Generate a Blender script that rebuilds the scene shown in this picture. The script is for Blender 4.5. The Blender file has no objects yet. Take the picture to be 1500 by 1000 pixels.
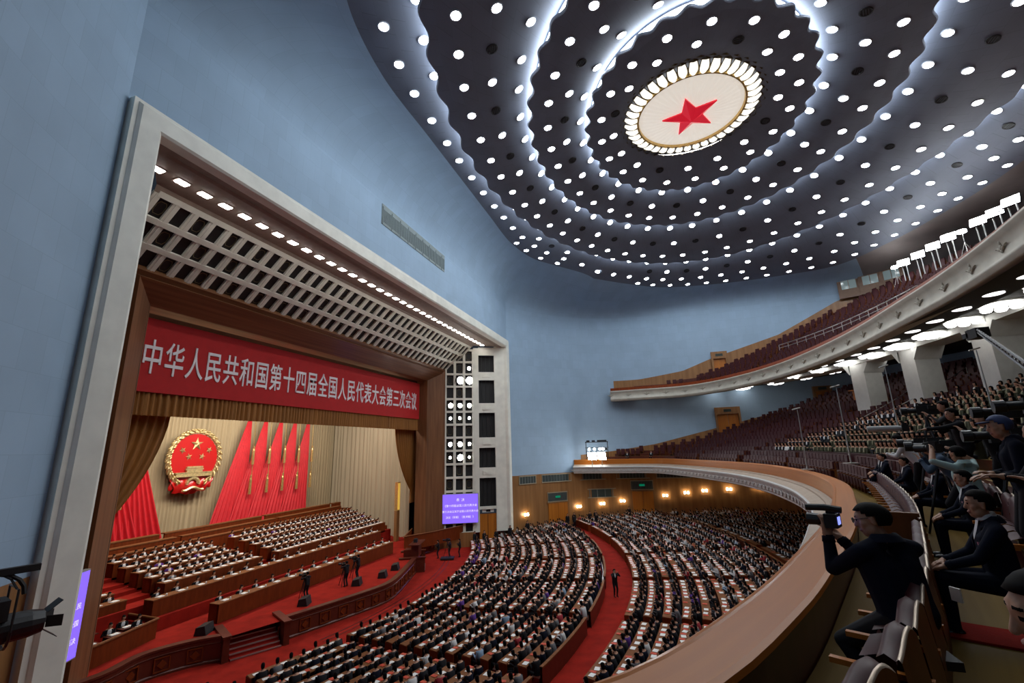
import bpy, bmesh, math, random
import numpy as np
from mathutils import Vector, Matrix

random.seed(7)
rng = np.random.default_rng(7)
SC = bpy.context.scene
COL = SC.collection
PI = math.pi
sin, cos, rad = math.sin, math.cos, math.radians

# ------------------------------------------------------------------ camera
YAW, PITCH, ROLL, FPX = .3162, .2352, -.028, 652.7
EYE = np.array([18., -30.85, 9.0])
_F = np.array([-sin(YAW) * cos(PITCH), cos(YAW) * cos(PITCH), sin(PITCH)])
_r = np.cross(_F, [0, 0, 1]); _r /= np.linalg.norm(_r)
_u = np.cross(_r, _F)
CR = np.array([_r * cos(ROLL) + _u * sin(ROLL), -_r * sin(ROLL) + _u * cos(ROLL), -_F])
cd = bpy.data.cameras.new('camera')
cam = bpy.data.objects.new('camera', cd)
COL.objects.link(cam)
cd.sensor_width = 36
cd.lens = 36 * FPX / 1500
cd.clip_start, cd.clip_end = .1, 300
M = Matrix(CR.T.tolist()).to_4x4()
M.translation = Vector(EYE)
cam.matrix_world = M
SC.camera = cam


def px(P):
    c = (np.asarray(P, float) - EYE) @ CR.T
    return 750 + FPX * c[..., 0] / -c[..., 2], 500 - FPX * c[..., 1] / -c[..., 2], -c[..., 2]


def in_view(P, m=15):
    x, y, d = px(P)
    return d > .3 and -m < x < 1500 + m and -m < y < 1000 + m


# ------------------------------------------------------------------ world, exposure, large lights
W = bpy.data.worlds.new('world')
SC.world = W
W.use_nodes = True
W.node_tree.nodes['Background'].inputs[0].default_value = (.5, .65, .9, 1)
W.node_tree.nodes['Background'].inputs[1].default_value = .03
SC.view_settings.view_transform = 'Standard'
SC.view_settings.look = 'None'
SC.view_settings.exposure = 0.12
SC.view_settings.gamma = 1
SC.view_settings.use_curve_mapping = False
SC.cycles.max_bounces = 6
SC.cycles.diffuse_bounces = 4
SC.cycles.glossy_bounces = 2
SC.cycles.transmission_bounces = 2
SC.cycles.sample_clamp_indirect = 4
SC.cycles.caustics_reflective = False
SC.cycles.caustics_refractive = False
DOWN_L, COVE_L = 46.0, 17.0


def area(name, loc, target, sx, sy, power, col=(1, 1, 1)):
    l = bpy.data.lights.new(name, 'AREA')
    l.shape = 'RECTANGLE'
    l.size, l.size_y, l.energy, l.color = sx, sy, power, col
    o = bpy.data.objects.new(name, l)
    COL.objects.link(o)
    o.location = loc
    o.rotation_euler = (Vector(target) - Vector(loc)).to_track_quat('-Z', 'Y').to_euler()
    return o


area('stage_batten_light', (-12.5, 0, 16.6), (-24, 0, 6.0), 26, .8, 3400, (1, .93, .82))
area('stage_downlight_batten', (-13.5, 0, 16.4), (-13, 0, 0), 24, 2.5, 900, (1, .95, .88))

# ------------------------------------------------------------------ materials
MATS = {}


def mat(name, col, rough=.6, metal=0, emit=None, es=0, noise=0, nscale=3, bump=0, bscale=40, spec=.5, coat=0, stretch=None):
    if name in MATS:
        return MATS[name]
    m = bpy.data.materials.new(name)
    m.use_nodes = True
    nt = m.node_tree
    b = nt.nodes['Principled BSDF']
    b.inputs['Base Color'].default_value = (*col, 1)
    b.inputs['Roughness'].default_value = rough
    b.inputs['Metallic'].default_value = metal
    b.inputs['Specular IOR Level'].default_value = spec
    if coat:
        b.inputs['Coat Weight'].default_value = coat
        b.inputs['Coat Roughness'].default_value = .15
    if emit:
        b.inputs['Emission Color'].default_value = (*emit, 1)
        b.inputs['Emission Strength'].default_value = es
    if noise or bump:
        tc = nt.nodes.new('ShaderNodeTexCoord')
        mp = nt.nodes.new('ShaderNodeMapping')
        nt.links.new(tc.outputs['Object'], mp.inputs[0])
        if stretch:
            mp.inputs['Scale'].default_value = stretch
        if noise:
            n = nt.nodes.new('ShaderNodeTexNoise')
            n.inputs['Scale'].default_value = nscale
            n.inputs['Detail'].default_value = 5
            nt.links.new(mp.outputs[0], n.inputs['Vector'])
            r = nt.nodes.new('ShaderNodeMapRange')
            r.inputs['From Min'].default_value, r.inputs['From Max'].default_value = .3, .7
            r.inputs['To Min'].default_value, r.inputs['To Max'].default_value = 1 - noise, 1 + noise
            nt.links.new(n.outputs[0], r.inputs[0])
            x = nt.nodes.new('ShaderNodeVectorMath')
            x.operation = 'SCALE'
            x.inputs[0].default_value = col
            nt.links.new(r.outputs[0], x.inputs['Scale'])
            nt.links.new(x.outputs[0], b.inputs['Base Color'])
        if bump:
            n2 = nt.nodes.new('ShaderNodeTexNoise')
            n2.inputs['Scale'].default_value = bscale
            nt.links.new(mp.outputs[0], n2.inputs['Vector'])
            bp = nt.nodes.new('ShaderNodeBump')
            bp.inputs['Strength'].default_value = bump
            bp.inputs['Distance'].default_value = .02
            nt.links.new(n2.outputs[0], bp.inputs['Height'])
            nt.links.new(bp.outputs[0], b.inputs['Normal'])
    MATS[name] = m
    return m


def tiled(name, col, scale, bw, bh, mortar=.012, dark=.75, noise=.1, rough=.7, uv=True, offset=.5, blotch=.0):
    """flat panels with thin seams and a little soiling"""
    m = mat(name, col, rough)
    nt = m.node_tree
    b = nt.nodes['Principled BSDF']
    tc = nt.nodes.new('ShaderNodeTexCoord')
    br = nt.nodes.new('ShaderNodeTexBrick')
    br.offset = offset
    c2 = [c * (1 - noise) for c in col]
    br.inputs['Color1'].default_value = (*col, 1)
    br.inputs['Color2'].default_value = (*c2, 1)
    br.inputs['Mortar'].default_value = (*[c * dark for c in col], 1)
    br.inputs['Scale'].default_value = scale
    br.inputs['Mortar Size'].default_value = mortar
    br.inputs['Mortar Smooth'].default_value = .6
    br.inputs['Brick Width'].default_value = bw
    br.inputs['Row Height'].default_value = bh
    nt.links.new(tc.outputs['UV' if uv else 'Object'], br.inputs['Vector'])
    n = nt.nodes.new('ShaderNodeTexNoise')
    n.inputs['Scale'].default_value = .5
    n.inputs['Detail'].default_value = 6
    nt.links.new(tc.outputs['Object'], n.inputs['Vector'])
    r = nt.nodes.new('ShaderNodeMapRange')
    r.inputs['From Min'].default_value, r.inputs['From Max'].default_value = .3, .7
    r.inputs['To Min'].default_value, r.inputs['To Max'].default_value = 1 - noise - blotch, 1 + noise * .6
    nt.links.new(n.outputs[0], r.inputs[0])
    x = nt.nodes.new('ShaderNodeVectorMath')
    x.operation = 'SCALE'
    nt.links.new(br.outputs[0], x.inputs[0])
    nt.links.new(r.outputs[0], x.inputs['Scale'])
    nt.links.new(x.outputs[0], b.inputs['Base Color'])
    return m


def striped(name, c1, c2, freq, axis='X', rough=.7, coat=0, spec=.35):
    """vertical grain or folds: bands across one UV axis, warped by noise"""
    m = mat(name, c1, rough, coat=coat, spec=spec)
    nt = m.node_tree
    b = nt.nodes['Principled BSDF']
    tc = nt.nodes.new('ShaderNodeTexCoord')
    mp = nt.nodes.new('ShaderNodeMapping')
    mp.inputs['Scale'].default_value = (freq, .15, 1) if axis == 'X' else (.15, freq, 1)
    nt.links.new(tc.outputs['UV'], mp.inputs[0])
    n = nt.nodes.new('ShaderNodeTexNoise')
    n.inputs['Scale'].default_value = 1
    n.inputs['Detail'].default_value = 6
    nt.links.new(mp.outputs[0], n.inputs['Vector'])
    cr = nt.nodes.new('ShaderNodeValToRGB')
    cr.color_ramp.elements[0].position, cr.color_ramp.elements[1].position = .35, .65
    cr.color_ramp.elements[0].color = (*c2, 1)
    cr.color_ramp.elements[1].color = (*c1, 1)
    nt.links.new(n.outputs[0], cr.inputs[0])
    nt.links.new(cr.outputs[0], b.inputs['Base Color'])
    return m


BLUE = tiled('blue_acoustic_panels', (.31, .435, .57), 1, .9, 1.15, .012, .86, .06, .75)
CEIL = tiled('ceiling_panels', (.15, .172, .225), 1, 1.0, 2.2, .012, .7, .07, .7)
REARC = mat('brown_grey_plaster', (.20, .17, .16), .8, noise=.15, nscale=.4)
CREAM = mat('cream_stone', (.76, .76, .68), .55, noise=.08, nscale=1.2)
WHITEP = mat('white_plaster', (.72, .73, .70), .6, noise=.05)
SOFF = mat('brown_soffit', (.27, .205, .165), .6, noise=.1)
TRIMG = mat('tan_gilt_trim', (.45, .34, .2), .45, noise=.25, nscale=20)
BLACK = mat('black_matte', (.006, .006, .007), .6)
BLACKG = mat('black_metal', (.012, .012, .014), .35, spec=.5)
GILT = mat('gold', (.75, .52, .2), .3, .7, noise=.2, nscale=8)
GILTD = mat('dull_bronze', (.16, .12, .06), .4, .6)
WOODF = striped('dark_wood', (.21, .092, .038), (.14, .056, .022), 4, 'X', .45, .1)
DADO = striped('wood_panelling', (.30, .145, .052), (.22, .10, .034), 2.5, 'X', .45, .2)
RAILW = striped('polished_rail_wood', (.50, .165, .028), (.42, .13, .021), 6, 'Y', .3, 0, .22)
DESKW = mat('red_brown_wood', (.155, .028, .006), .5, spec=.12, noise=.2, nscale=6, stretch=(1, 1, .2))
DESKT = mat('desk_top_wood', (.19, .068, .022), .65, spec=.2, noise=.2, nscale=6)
DARKRW = mat('dark_red_wood', (.085, .016, .008), .35, noise=.2, nscale=4)
CARPET = mat('red_carpet', (.27, .014, .008), .95, noise=.2, nscale=1.5, bump=.3, bscale=60, spec=.1)
DOORW = striped('orange_door_wood', (.50, .17, .02), (.42, .13, .014), 3, 'X', .4, .2)
PLANK = striped('oak_floor_planks', (.20, .125, .03), (.15, .088, .02), 5, 'Y', .6, 0, .06)
MAROON = mat('maroon_leather', (.055, .013, .015), .45, noise=.15, nscale=10, spec=.22)
SEATWD = mat('seat_shell_wood', (.17, .058, .016), .45, spec=.2, noise=.2, nscale=5, stretch=(1, 1, .2))
BRASS = mat('worn_brass_edge', (.50, .40, .30), .3, .5)
LEDGE = mat('beige_ledge', (.36, .28, .21), .6, noise=.1, nscale=3)
PAPER = mat('white_paper', (.82, .81, .78), .8)
REDP = mat('red_booklet', (.60, .07, .03), .6)
GLOW = mat('lamp_white', (1, 1, 1), .5, emit=(.93, .97, 1), es=DOWN_L)
GLOWS = mat('soffit_lamp_glass', (1, 1, 1), .5, emit=(1, .97, .92), es=22)
GLOWC = mat('frosted_lamp_glass', (1, 1, 1), .5, emit=(1, .98, .95), es=2.8)
GLOWW = mat('warm_sconce_glass', (1, 1, 1), .5, emit=(1, .82, .52), es=22)
COVE = mat('cove_tube', (1, 1, 1), .5, emit=(.86, .94, 1), es=COVE_L)
PANELG = mat('studio_panel_light', (1, 1, 1), .5, emit=(.95, .98, 1), es=45)
CLOTH_TAN = mat('tan_backdrop_cloth', (.42, .33, .20), .85, noise=.08, nscale=2, stretch=(1, 1, .1))
CLOTH_TAN2 = mat('pale_side_curtain_cloth', (.46, .38, .26), .85, noise=.08, nscale=2, stretch=(1, 1, .1))
CLOTH_BRN = mat('gold_brown_drape', (.27, .105, .014), .7, noise=.15, nscale=2, stretch=(1, 1, .1))
CLOTH_RED = mat('red_flag_silk', (.62, .012, .022), .6, noise=.08, nscale=2)
BANNERR = mat('red_banner_cloth', (.42, .004, .006), .8, noise=.06, nscale=2)
LETTER = mat('white_letters', (.78, .76, .80), .6)
METAL = mat('brushed_rail_metal', (.45, .44, .42), .35, .8)
SKIN = mat('skin', (.44, .225, .135), .5, noise=.08, nscale=30)
SKIND = mat('skin_lips', (.30, .11, .085), .5)
HAIR = mat('black_hair', (.005, .004, .004), .7, spec=.08)
SHIRT = mat('white_shirt', (.62, .63, .65), .7)
SUITS = {
    'black suit': mat('black_suit', (.010, .010, .013), .8, spec=.2),
    'navy suit': mat('navy_suit', (.007, .009, .019), .85, spec=.1),
    'charcoal suit': mat('charcoal_suit', (.032, .032, .036), .8, spec=.2),
    'grey jacket': mat('grey_jacket', (.15, .15, .16), .8, spec=.2),
    'white top': mat('white_top', (.62, .62, .62), .8),
    'red jacket': mat('red_jacket', (.35, .02, .03), .8),
    'purple jacket': mat('purple_jacket', (.10, .03, .25), .8),
    'pale blue top': mat('pale_blue_top', (.25, .36, .5), .8),
}
OLIVE = mat('olive_uniform', (.036, .037, .02), .8, spec=.2)
OLIVES = mat('khaki_shirt', (.20, .19, .11), .8)
TROUS = mat('dark_trousers', (.012, .012, .015), .8, spec=.2)
SHOE = mat('black_leather_shoe', (.012, .012, .012), .2)


# ------------------------------------------------------------------ tagging and mesh helpers
def tag(o, label=None, cat=None, group=None, kind=None):
    if o is None:
        return None
    if label:
        o['label'] = label
    if cat:
        o['category'] = cat
    if group:
        o['group'] = group
    if kind:
        o['kind'] = kind
    return o


def empty(name, loc, rz=0, label=None, cat=None, group=None):
    o = bpy.data.objects.new(name, None)
    COL.objects.link(o)
    o.location = loc
    o.rotation_euler = (0, 0, rz)
    o.empty_display_size = .1
    return tag(o, label, cat, group)


class MB:
    def __init__(s):
        s.v, s.f, s.m, s.uv = [], [], [], []

    def add(s, verts, faces, m=0, uvs=None):
        o = len(s.v)
        s.v += [tuple(map(float, p)) for p in verts]
        s.uv += [tuple(u) for u in uvs] if uvs is not None else [(p[0] + p[1], p[2]) for p in verts]
        for f in faces:
            s.f.append([o + i for i in f])
            s.m.append(m)
        return s

    def box(s, c, d, m=0, rz=0, ry=0, rx=0, taper=1):
        x, y, z = [k / 2 for k in d]
        P = [(-x, -y, -z), (x, -y, -z), (x, y, -z), (-x, y, -z), (-x * taper, -y * taper, z), (x * taper, -y * taper, z), (x * taper, y * taper, z), (-x * taper, y * taper, z)]
        R = Matrix.Rotation(rz, 3, 'Z') @ Matrix.Rotation(ry, 3, 'Y') @ Matrix.Rotation(rx, 3, 'X')
        P = [R @ Vector(p) + Vector(c) for p in P]
        return s.add(P, [(0, 3, 2, 1), (4, 5, 6, 7), (0, 1, 5, 4), (1, 2, 6, 5), (2, 3, 7, 6), (3, 0, 4, 7)], m)

    def grid(s, rows, m=0, closed=False, uv=None):
        """rows: list of equal-length point lists"""
        n, k = len(rows), len(rows[0])
        V = [p for r in rows for p in r]
        if uv is None:
            uv = []
            for i, r in enumerate(rows):
                a = 0
                for j, p in enumerate(r):
                    if j:
                        a += math.dist(p, r[j - 1])
                    b = 0 if i == 0 else uv[(i - 1) * k + j][1] + math.dist(p, rows[i - 1][j])
                    uv.append((a, b))
        F = []
        for i in range(n - 1):
            for j in range(k - 1 if not closed else k):
                j2 = (j + 1) % k
                F.append((i * k + j, i * k + j2, (i + 1) * k + j2, (i + 1) * k + j))
        return s.add(V, F, m, uv)

    def tube(s, pts, r, n=8, m=0, cap=True):
        pts = [Vector(p) for p in pts]
        rs = r if isinstance(r, (list, tuple)) else [r] * len(pts)
        rows, a = [], None
        for i, p in enumerate(pts):
            t = (pts[min(i + 1, len(pts) - 1)] - pts[max(i - 1, 0)]).normalized()
            if a is None:
                a = t.cross(Vector((0, 0, 1)))
                if a.length < .1:
                    a = t.cross(Vector((1, 0, 0)))
            a = (a - t * a.dot(t)).normalized()
            b = t.cross(a)
            rows.append([p + (a * cos(2 * PI * k / n) + b * sin(2 * PI * k / n)) * rs[i] for k in range(n)])
        o = len(s.v)
        s.grid(rows, m, True)
        if cap:
            s.f.append([o + k for k in range(n)][::-1]); s.m.append(m)
            e = o + (len(rows) - 1) * n
            s.f.append([e + k for k in range(n)]); s.m.append(m)
        return s

    def lathe(s, prof, c=(0, 0, 0), n=16, m=0, sx=1, sy=1):
        rows = [[(c[0] + r * cos(2 * PI * k / n) * sx, c[1] + r * sin(2 * PI * k / n) * sy, c[2] + z) for k in range(n)] for r, z in prof]
        return s.grid(rows, m, True)

    def ball(s, c, r, n=10, k=6, m=0, R=None):
        r = r if isinstance(r, (list, tuple)) else (r, r, r)
        rows = []
        for i in range(k + 1):
            t = PI * (i / k) if 0 < i < k else (.02 if i == 0 else PI - .02)
            rows.append([Vector((r[0] * sin(t) * cos(2 * PI * j / n), r[1] * sin(t) * sin(2 * PI * j / n), -r[2] * cos(t))) for j in range(n)])
        if R is not None:
            rows = [[R @ p for p in q] for q in rows]
        return s.grid([[p + Vector(c) for p in q] for q in rows], m, True)

    def prism(s, poly, z0, z1, m=0):
        n = len(poly)
        V = [(x, y, z0) for x, y in poly] + [(x, y, z1) for x, y in poly]
        return s.add(V, [list(range(n))[::-1], list(range(n, 2 * n))] + [(i, (i + 1) % n, n + (i + 1) % n, n + i) for i in range(n)], m)

    def mesh(s, name, mats, smooth=False):
        me = bpy.data.meshes.new(name)
        me.from_pydata(s.v, [], s.f)
        for mm in mats if isinstance(mats, (list, tuple)) else [mats]:
            me.materials.append(mm)
        me.polygons.foreach_set('material_index', s.m)
        ul = me.uv_layers.new(name='UVMap')
        li = np.empty(len(me.loops), dtype=np.int32)
        me.loops.foreach_get('vertex_index', li)
        ul.data.foreach_set('uv', np.array(s.uv, dtype=np.float32)[li].ravel())
        if smooth:
            me.polygons.foreach_set('use_smooth', [True] * len(me.polygons))
        me.update()
        return me

    def build(s, name, mats, parent=None, smooth=False, loc=None, rz=0):
        return put(name, s.mesh(name, mats, smooth), parent, loc, rz)


def put(name, me, parent=None, loc=None, rz=0):
    o = bpy.data.objects.new(name, me)
    COL.objects.link(o)
    if parent is not None:
        o.parent = parent
    if loc is not None:
        o.location = loc
    o.rotation_euler = (0, 0, rz)
    return o


def struct(o):
    o['kind'] = 'structure'
    return o


def copy_tree(root):
    r = root.copy(); COL.objects.link(r)
    for ch in root.children:
        c = ch.copy(); COL.objects.link(c); c.parent = r
        for g in ch.children:
            d = g.copy(); COL.objects.link(d); d.parent = c
    return r


def cr(P, n=12):
    P = np.array(P, float)
    Q = np.vstack([2 * P[0] - P[1], P, 2 * P[-1] - P[-2]])
    out = []
    for i in range(1, len(Q) - 2):
        a, b, c, d = Q[i - 1:i + 3]
        for t in np.linspace(0, 1, n, endpoint=False):
            out.append(.5 * ((2 * b) + (c - a) * t + (2 * a - 5 * b + 4 * c - d) * t * t + (3 * b - 3 * c + d - a) * t ** 3))
    out.append(P[-1])
    return np.array(out)


def mirror(h):
    return [(x, -y) for x, y in h[::-1]][:-1] + list(h)


def normals(P):
    T = np.gradient(P, axis=0)
    T /= np.linalg.norm(T, axis=1)[:, None]
    return np.c_[T[:, 1], -T[:, 0]]          # to the right of travel


def resample(P, step):
    d = np.r_[0, np.cumsum(np.hypot(*np.diff(P, axis=0).T))]
    n = max(2, int(d[-1] / step))
    t = np.linspace(0, d[-1], n)
    return np.c_[np.interp(t, d, P[:, 0]), np.interp(t, d, P[:, 1])]


def sweep(mb, P, prof, m=0, zf=None):
    """prof: (offset to the right, z) pairs swept along the plan curve P"""
    N = normals(P)
    s = np.r_[0, np.cumsum(np.hypot(*np.diff(P, axis=0).T))]
    rows, uv, v = [], [], 0
    for i, (o, z) in enumerate(prof):
        if i:
            v += math.hypot(o - prof[i - 1][0], z - prof[i - 1][1])
        rows.append([(p[0] + q[0] * o, p[1] + q[1] * o, z + (zf(p) if zf else 0)) for p, q in zip(P, N)])
        uv += [(a, v) for a in s]
    mb.grid(rows, m, uv=uv)
    return mb


def inside(p, poly):
    x, y = p[0], p[1]
    c = False
    j = len(poly) - 1
    for i in range(len(poly)):
        xi, yi = poly[i]; xj, yj = poly[j]
        if (yi > y) != (yj > y) and x < (xj - xi) * (y - yi) / (yj - yi) + xi:
            c = not c
        j = i
    return c


def text_mesh(body, size, depth=.02, bold=0, align='CENTER'):
    c = bpy.data.curves.new('lettering', 'FONT')
    c.body, c.size, c.extrude, c.offset = body, size, depth, bold
    c.align_x, c.align_y = align, 'CENTER'
    o = bpy.data.objects.new('lettering', c)
    COL.objects.link(o)
    bpy.context.view_layer.update()
    me = bpy.data.meshes.new_from_object(o.evaluated_get(bpy.context.evaluated_depsgraph_get()))
    bpy.data.objects.remove(o)
    return me


ORD = ['first', 'second', 'third', 'fourth', 'fifth', 'sixth', 'seventh', 'eighth', 'ninth', 'tenth', 'eleventh', 'twelfth', 'thirteenth', 'fourteenth', 'fifteenth', 'sixteenth', 'seventeenth', 'eighteenth', 'nineteenth', 'twentieth'] + ['twenty-first', 'twenty-second', 'twenty-third', 'twenty-fourth', 'twenty-fifth', 'twenty-sixth', 'twenty-seventh', 'twenty-eighth']

# ------------------------------------------------------------------ plan curves of the hall (x away from stage, y along it)
WALL = [(0, 21.8), (3.2, 26.4), (7.5, 30.5), (12.5, 33), (18, 34), (26, 34.3), (34, 34.3), (41, 33.5), (48, 30), (53, 24), (56, 15), (57, 7), (57, 0)]
UW = np.vstack([cr(WALL, 10)])
LW = cr([(0, 21.8), (3.2, 26.2), (7.5, 30.2), (12.5, 32.3), (18, 33), (25, 32.3), (31, 29.5), (36, 25), (40, 18), (42, 10), (42.5, 0)], 10)
RAIL = resample(cr(mirror([(24.7, 0), (24.5, 5), (23.6, 11), (22.2, 16), (20.9, 20), (19.6, 23.3), (18.6, 25.6), (17.5, 27.5), (16, 28.6), (13.5, 29.2), (6.4, 29.5)]), 16), .4)
GAL = cr(mirror([(31.5, 0), (31.4, 6), (30.7, 12), (29.4, 18), (27.2, 23.5), (24.2, 28), (20.5, 30.6), (16, 31), (11.6, 31.2)]), 10)
HALLPOLY = [tuple(p) for p in UW] + [(x, -y) for x, y in UW[::-1][1:]]
CX = -36.0                                   # common centre of the rows of the main floor


def floor_z(R):
    return -1.5 + .053 * max(0, R - 37)


def rail_dz(p):                              # the rail stands a little lower towards the far wing
    return -.30 - .004 * p[1]


# ------------------------------------------------------------------ room shell
def wall_strip(name, P, z0, z1, m, flip=1):
    mb = MB()
    s = np.r_[0, np.cumsum(np.hypot(*np.diff(P, axis=0).T))]
    rows = [[(x, y * flip, z) for x, y in P] for z in (z0, z1)]
    mb.grid(rows, 0, uv=[(a, z) for z in (z0, z1) for a in s])
    return struct(mb.build(name, m, smooth=True))


far = UW[UW[:, 0] < 47]
rear = np.vstack([UW[UW[:, 0] >= 46.5], (UW[UW[:, 0] >= 46.5] * [1, -1])[::-1][1:]])
wall_strip('wall_far', far, 5.7, 27, BLUE)
wall_strip('wall_near', far, 5.7, 27, BLUE, -1)
wall_strip('wall_rear', rear, 5.0, 27, BLUE)
wall_strip('wall_far_lower', LW, -2.2, 4.55, DADO)
wall_strip('wall_near_lower', LW, -2.2, 4.55, DADO, -1)
wall_strip('trim_1', LW, 4.55, 5.75, DADO)
wall_strip('trim_2', LW, 4.55, 5.75, DADO, -1)
mb = MB()
mb.grid([[(0, y, z) for y in np.linspace(-21.8, 21.8, 12)] for z in (22.2, 27)])
struct(mb.build('wall_stage', BLUE))

EPT = [(4.05, 0), (4.05, 6), (4.1, 12), (5.2, 16.6), (7.6, 19.2), (11, 21.8), (15.5, 26), (20, 29.2), (26.5, 30.6), (33.5, 30.6), (39.8, 29.3), (43, 24), (44.8, 18.7), (46, 13), (46.4, 6), (46.4, 0)]
WPT = [(0, 0), (0, 8), (0, 15)] + WALL
n = 14
Ec, Wc = cr(EPT, n), []
for i in range(3):
    Wc += [(0, y) for y in np.linspace(WPT[i][1], WPT[i + 1][1], n, endpoint=False)]
Wc = np.array(Wc + [tuple(p) for p in cr(WALL, n)])
Ec = np.vstack([Ec[::-1] * [1, -1], Ec[1:]])
Wc = np.vstack([Wc[::-1] * [1, -1], Wc[1:]])
ZW = 27.0
ZE = 29.4 + 1.6 * np.clip((11.5 - Ec[:, 0]) / 7, 0, 1) ** .6


def cove_mesh(sel, name, m):
    mb = MB()
    rows, uv = [], []
    s = np.r_[0, np.cumsum(np.hypot(*np.diff(Wc, axis=0).T))]
    for k in range(11):
        a = PI / 2 * k / 10
        f, h = 1 - cos(a), sin(a)
        rows.append([(w[0] + (e[0] - w[0]) * f, w[1] + (e[1] - w[1]) * f, ZW + (ze - ZW) * h) for w, e, ze in zip(Wc[sel], Ec[sel], ZE[sel])])
        uv += [(q, 27 + 5.5 * k / 10) for q in s[sel]]
    mb.grid(rows, uv=uv)
    return struct(mb.build(name, m, smooth=True))


isr = Ec[:, 0] > 41
first, last = np.argmax(~isr), len(isr) - np.argmax(~isr[::-1])
cove_mesh(slice(first - 1, last + 1), 'ceiling_cove', BLUE)
cove_mesh(slice(0, first), 'ceiling_rear_near', REARC)
cove_mesh(slice(last - 0, len(Ec)), 'ceiling_rear_far', REARC)

# stepped ceiling: oval shelves, each with a scalloped lip that hides a cove tube
RING = [(22.1, -.3, 4.1, 4.1, 32.55), (22.3, 0, 7.6, 9.3, 31.9), (22.8, -.2, 12.1, 15.4, 31.3), (24.1, -2.2, 17.95, 25.8, 30.3)]
SCAL = [0, 34, 46, 60]
NA = 720
TH = np.linspace(0, 2 * PI, NA, endpoint=False)


def oval(k, d=0, wave=0):
    cx, cy, rx, ry, z = RING[k]
    w = wave * np.cos(SCAL[k] * TH) if wave else 0
    return np.c_[cx + (rx + d + w) * np.cos(TH), cy + (ry + d + w) * np.sin(TH)]


def ring_rows(A, B, za, zb, n):
    rows, uv = [], []
    for i in range(n + 1):
        t = i / n
        P = A + (B - A) * t
        z = za + (zb - za) * (1 - (1 - t) ** 1.9)
        rows.append([(x, y, q) for (x, y), q in zip(P, np.broadcast_to(z, len(P)))])
        uv += [(a * 14, t * n * 1.6) for a in TH]
    return rows, uv


cb = MB()
for k in range(3):
    A = oval(k, 0) if k == 0 else oval(k, -.35)
    za = RING[k][4] if k == 0 else RING[k][4] + .9
    B = oval(k + 1, -.62)
    r_, uv_ = ring_rows(A, B, za, RING[k + 1][4] + .05, 8)
    cb.grid(r_, 0, True, uv_)
# last surface runs out to the cove
A = oval(3, -.35)
c0 = np.array(RING[3][:2])
ang_e = np.arctan2((Ec[:, 1] - c0[1]), (Ec[:, 0] - c0[0]))
Rr = np.hypot(*(Ec - c0).T)
o_ = np.argsort(ang_e)
angA = np.arctan2(A[:, 1] - c0[1], A[:, 0] - c0[0])
Rb = np.interp(angA, ang_e[o_], Rr[o_], period=2 * PI)
B = c0 + np.c_[np.cos(angA), np.sin(angA)] * Rb[:, None]
ZB = np.interp(angA, ang_e[o_], ZE[o_], period=2 * PI)
r_, uv_ = ring_rows(A, B, RING[3][4] + .9, ZB, 8)
cb.grid(r_, 0, True, uv_)
struct(cb.build('ceiling', CEIL, smooth=True))

for k in (1, 2, 3):
    lb = MB()
    z = RING[k][4]
    prof = [(-.64, .05, 0), (-.3, .015, .5), (-.06, 0, 1), (0, .04, 1), (.03, .12, 1), (0, .2, 1), (-.1, .22, .8), (-.35, .25, 0), (-.35, .95, 0)]
    rows, uv = [], []
    for d, dz, w in prof:
        rows.append([(x, y, z + dz) for x, y in oval(k, d, .17 * w)])
        uv += [(a * 14, 1.1 + dz * .5 + d * .3) for a in TH]
    lb.grid(rows, 0, True, uv)
    struct(lb.build('ceiling_lip', CEIL))
    tb = MB()
    tb.grid([[(x, y, z + dz) for x, y in oval(k, d)] for d, dz in ((-.30, .34), (-.26, .42), (-.28, .72))], 0, True)
    tag(tb.build('cove_light', COVE), ['', 'white cove light tube behind the innermost scalloped ring of the ceiling', 'white cove light tube behind the middle scalloped ring of the ceiling', 'white cove light tube behind the outermost scalloped ring of the ceiling'][k], 'light')

# round downlights and dark loudspeaker grilles in oval rows
db = MB()
db.lathe([(.25, -.03), (.27, -.055), (.31, -.055), (.33, -.03), (.33, .06)], n=14, m=1)
db.lathe([(.001, -.04), (.26, -.04)], n=14, m=0)
ME_DOWN = db.mesh('downlight', [GLOW, mat('downlight_trim', (.4, .42, .48), .4)])
gb = MB()
gb.lathe([(.33, .06), (.33, -.05), (.27, -.06), (.24, -.02), (.001, -.02)], n=14, m=0)
for a in range(3):
    gb.box((0, (a - 1) * .12, -.04), (.42, .03, .02), 1)
ME_SPK = gb.mesh('ceiling_grille', [BLACK, mat('grille_bar', (.05, .055, .07), .5)])
ROWN = [['inner row on the disc round the star', 'outer row on the disc round the star'],
        ['inner row between first and middle ring', 'middle row between first and middle ring', 'outer row between first and middle ring'],
        ['inner row between middle and outermost ring', 'middle row between middle and outermost ring', 'outer row between middle and outermost ring'],
        ['first row outside the outermost ring', 'second row outside the outermost ring', 'third row outside the outermost ring', 'last row at the ceiling edge']]
ang0 = np.unwrap(angA)


def surf(k, t, a):
    """point on ceiling surface k at radial fraction t, angle index a (float)"""
    i = int(a) % NA
    if k == 3:
        Aa, Bb, za, zb = oval(3, -.35)[i], B[i], RING[3][4] + .9, ZB[i]
    else:
        Aa = (oval(k, 0) if k == 0 else oval(k, -.35))[i]
        za = RING[k][4] if k == 0 else RING[k][4] + .9
        Bb, zb = oval(k + 1, -.62)[i], RING[k + 1][4] + .05
    p = Aa + (Bb - Aa) * t
    return (p[0], p[1], za + (zb - za) * (1 - (1 - min(t, 1)) ** 1.9))


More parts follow.
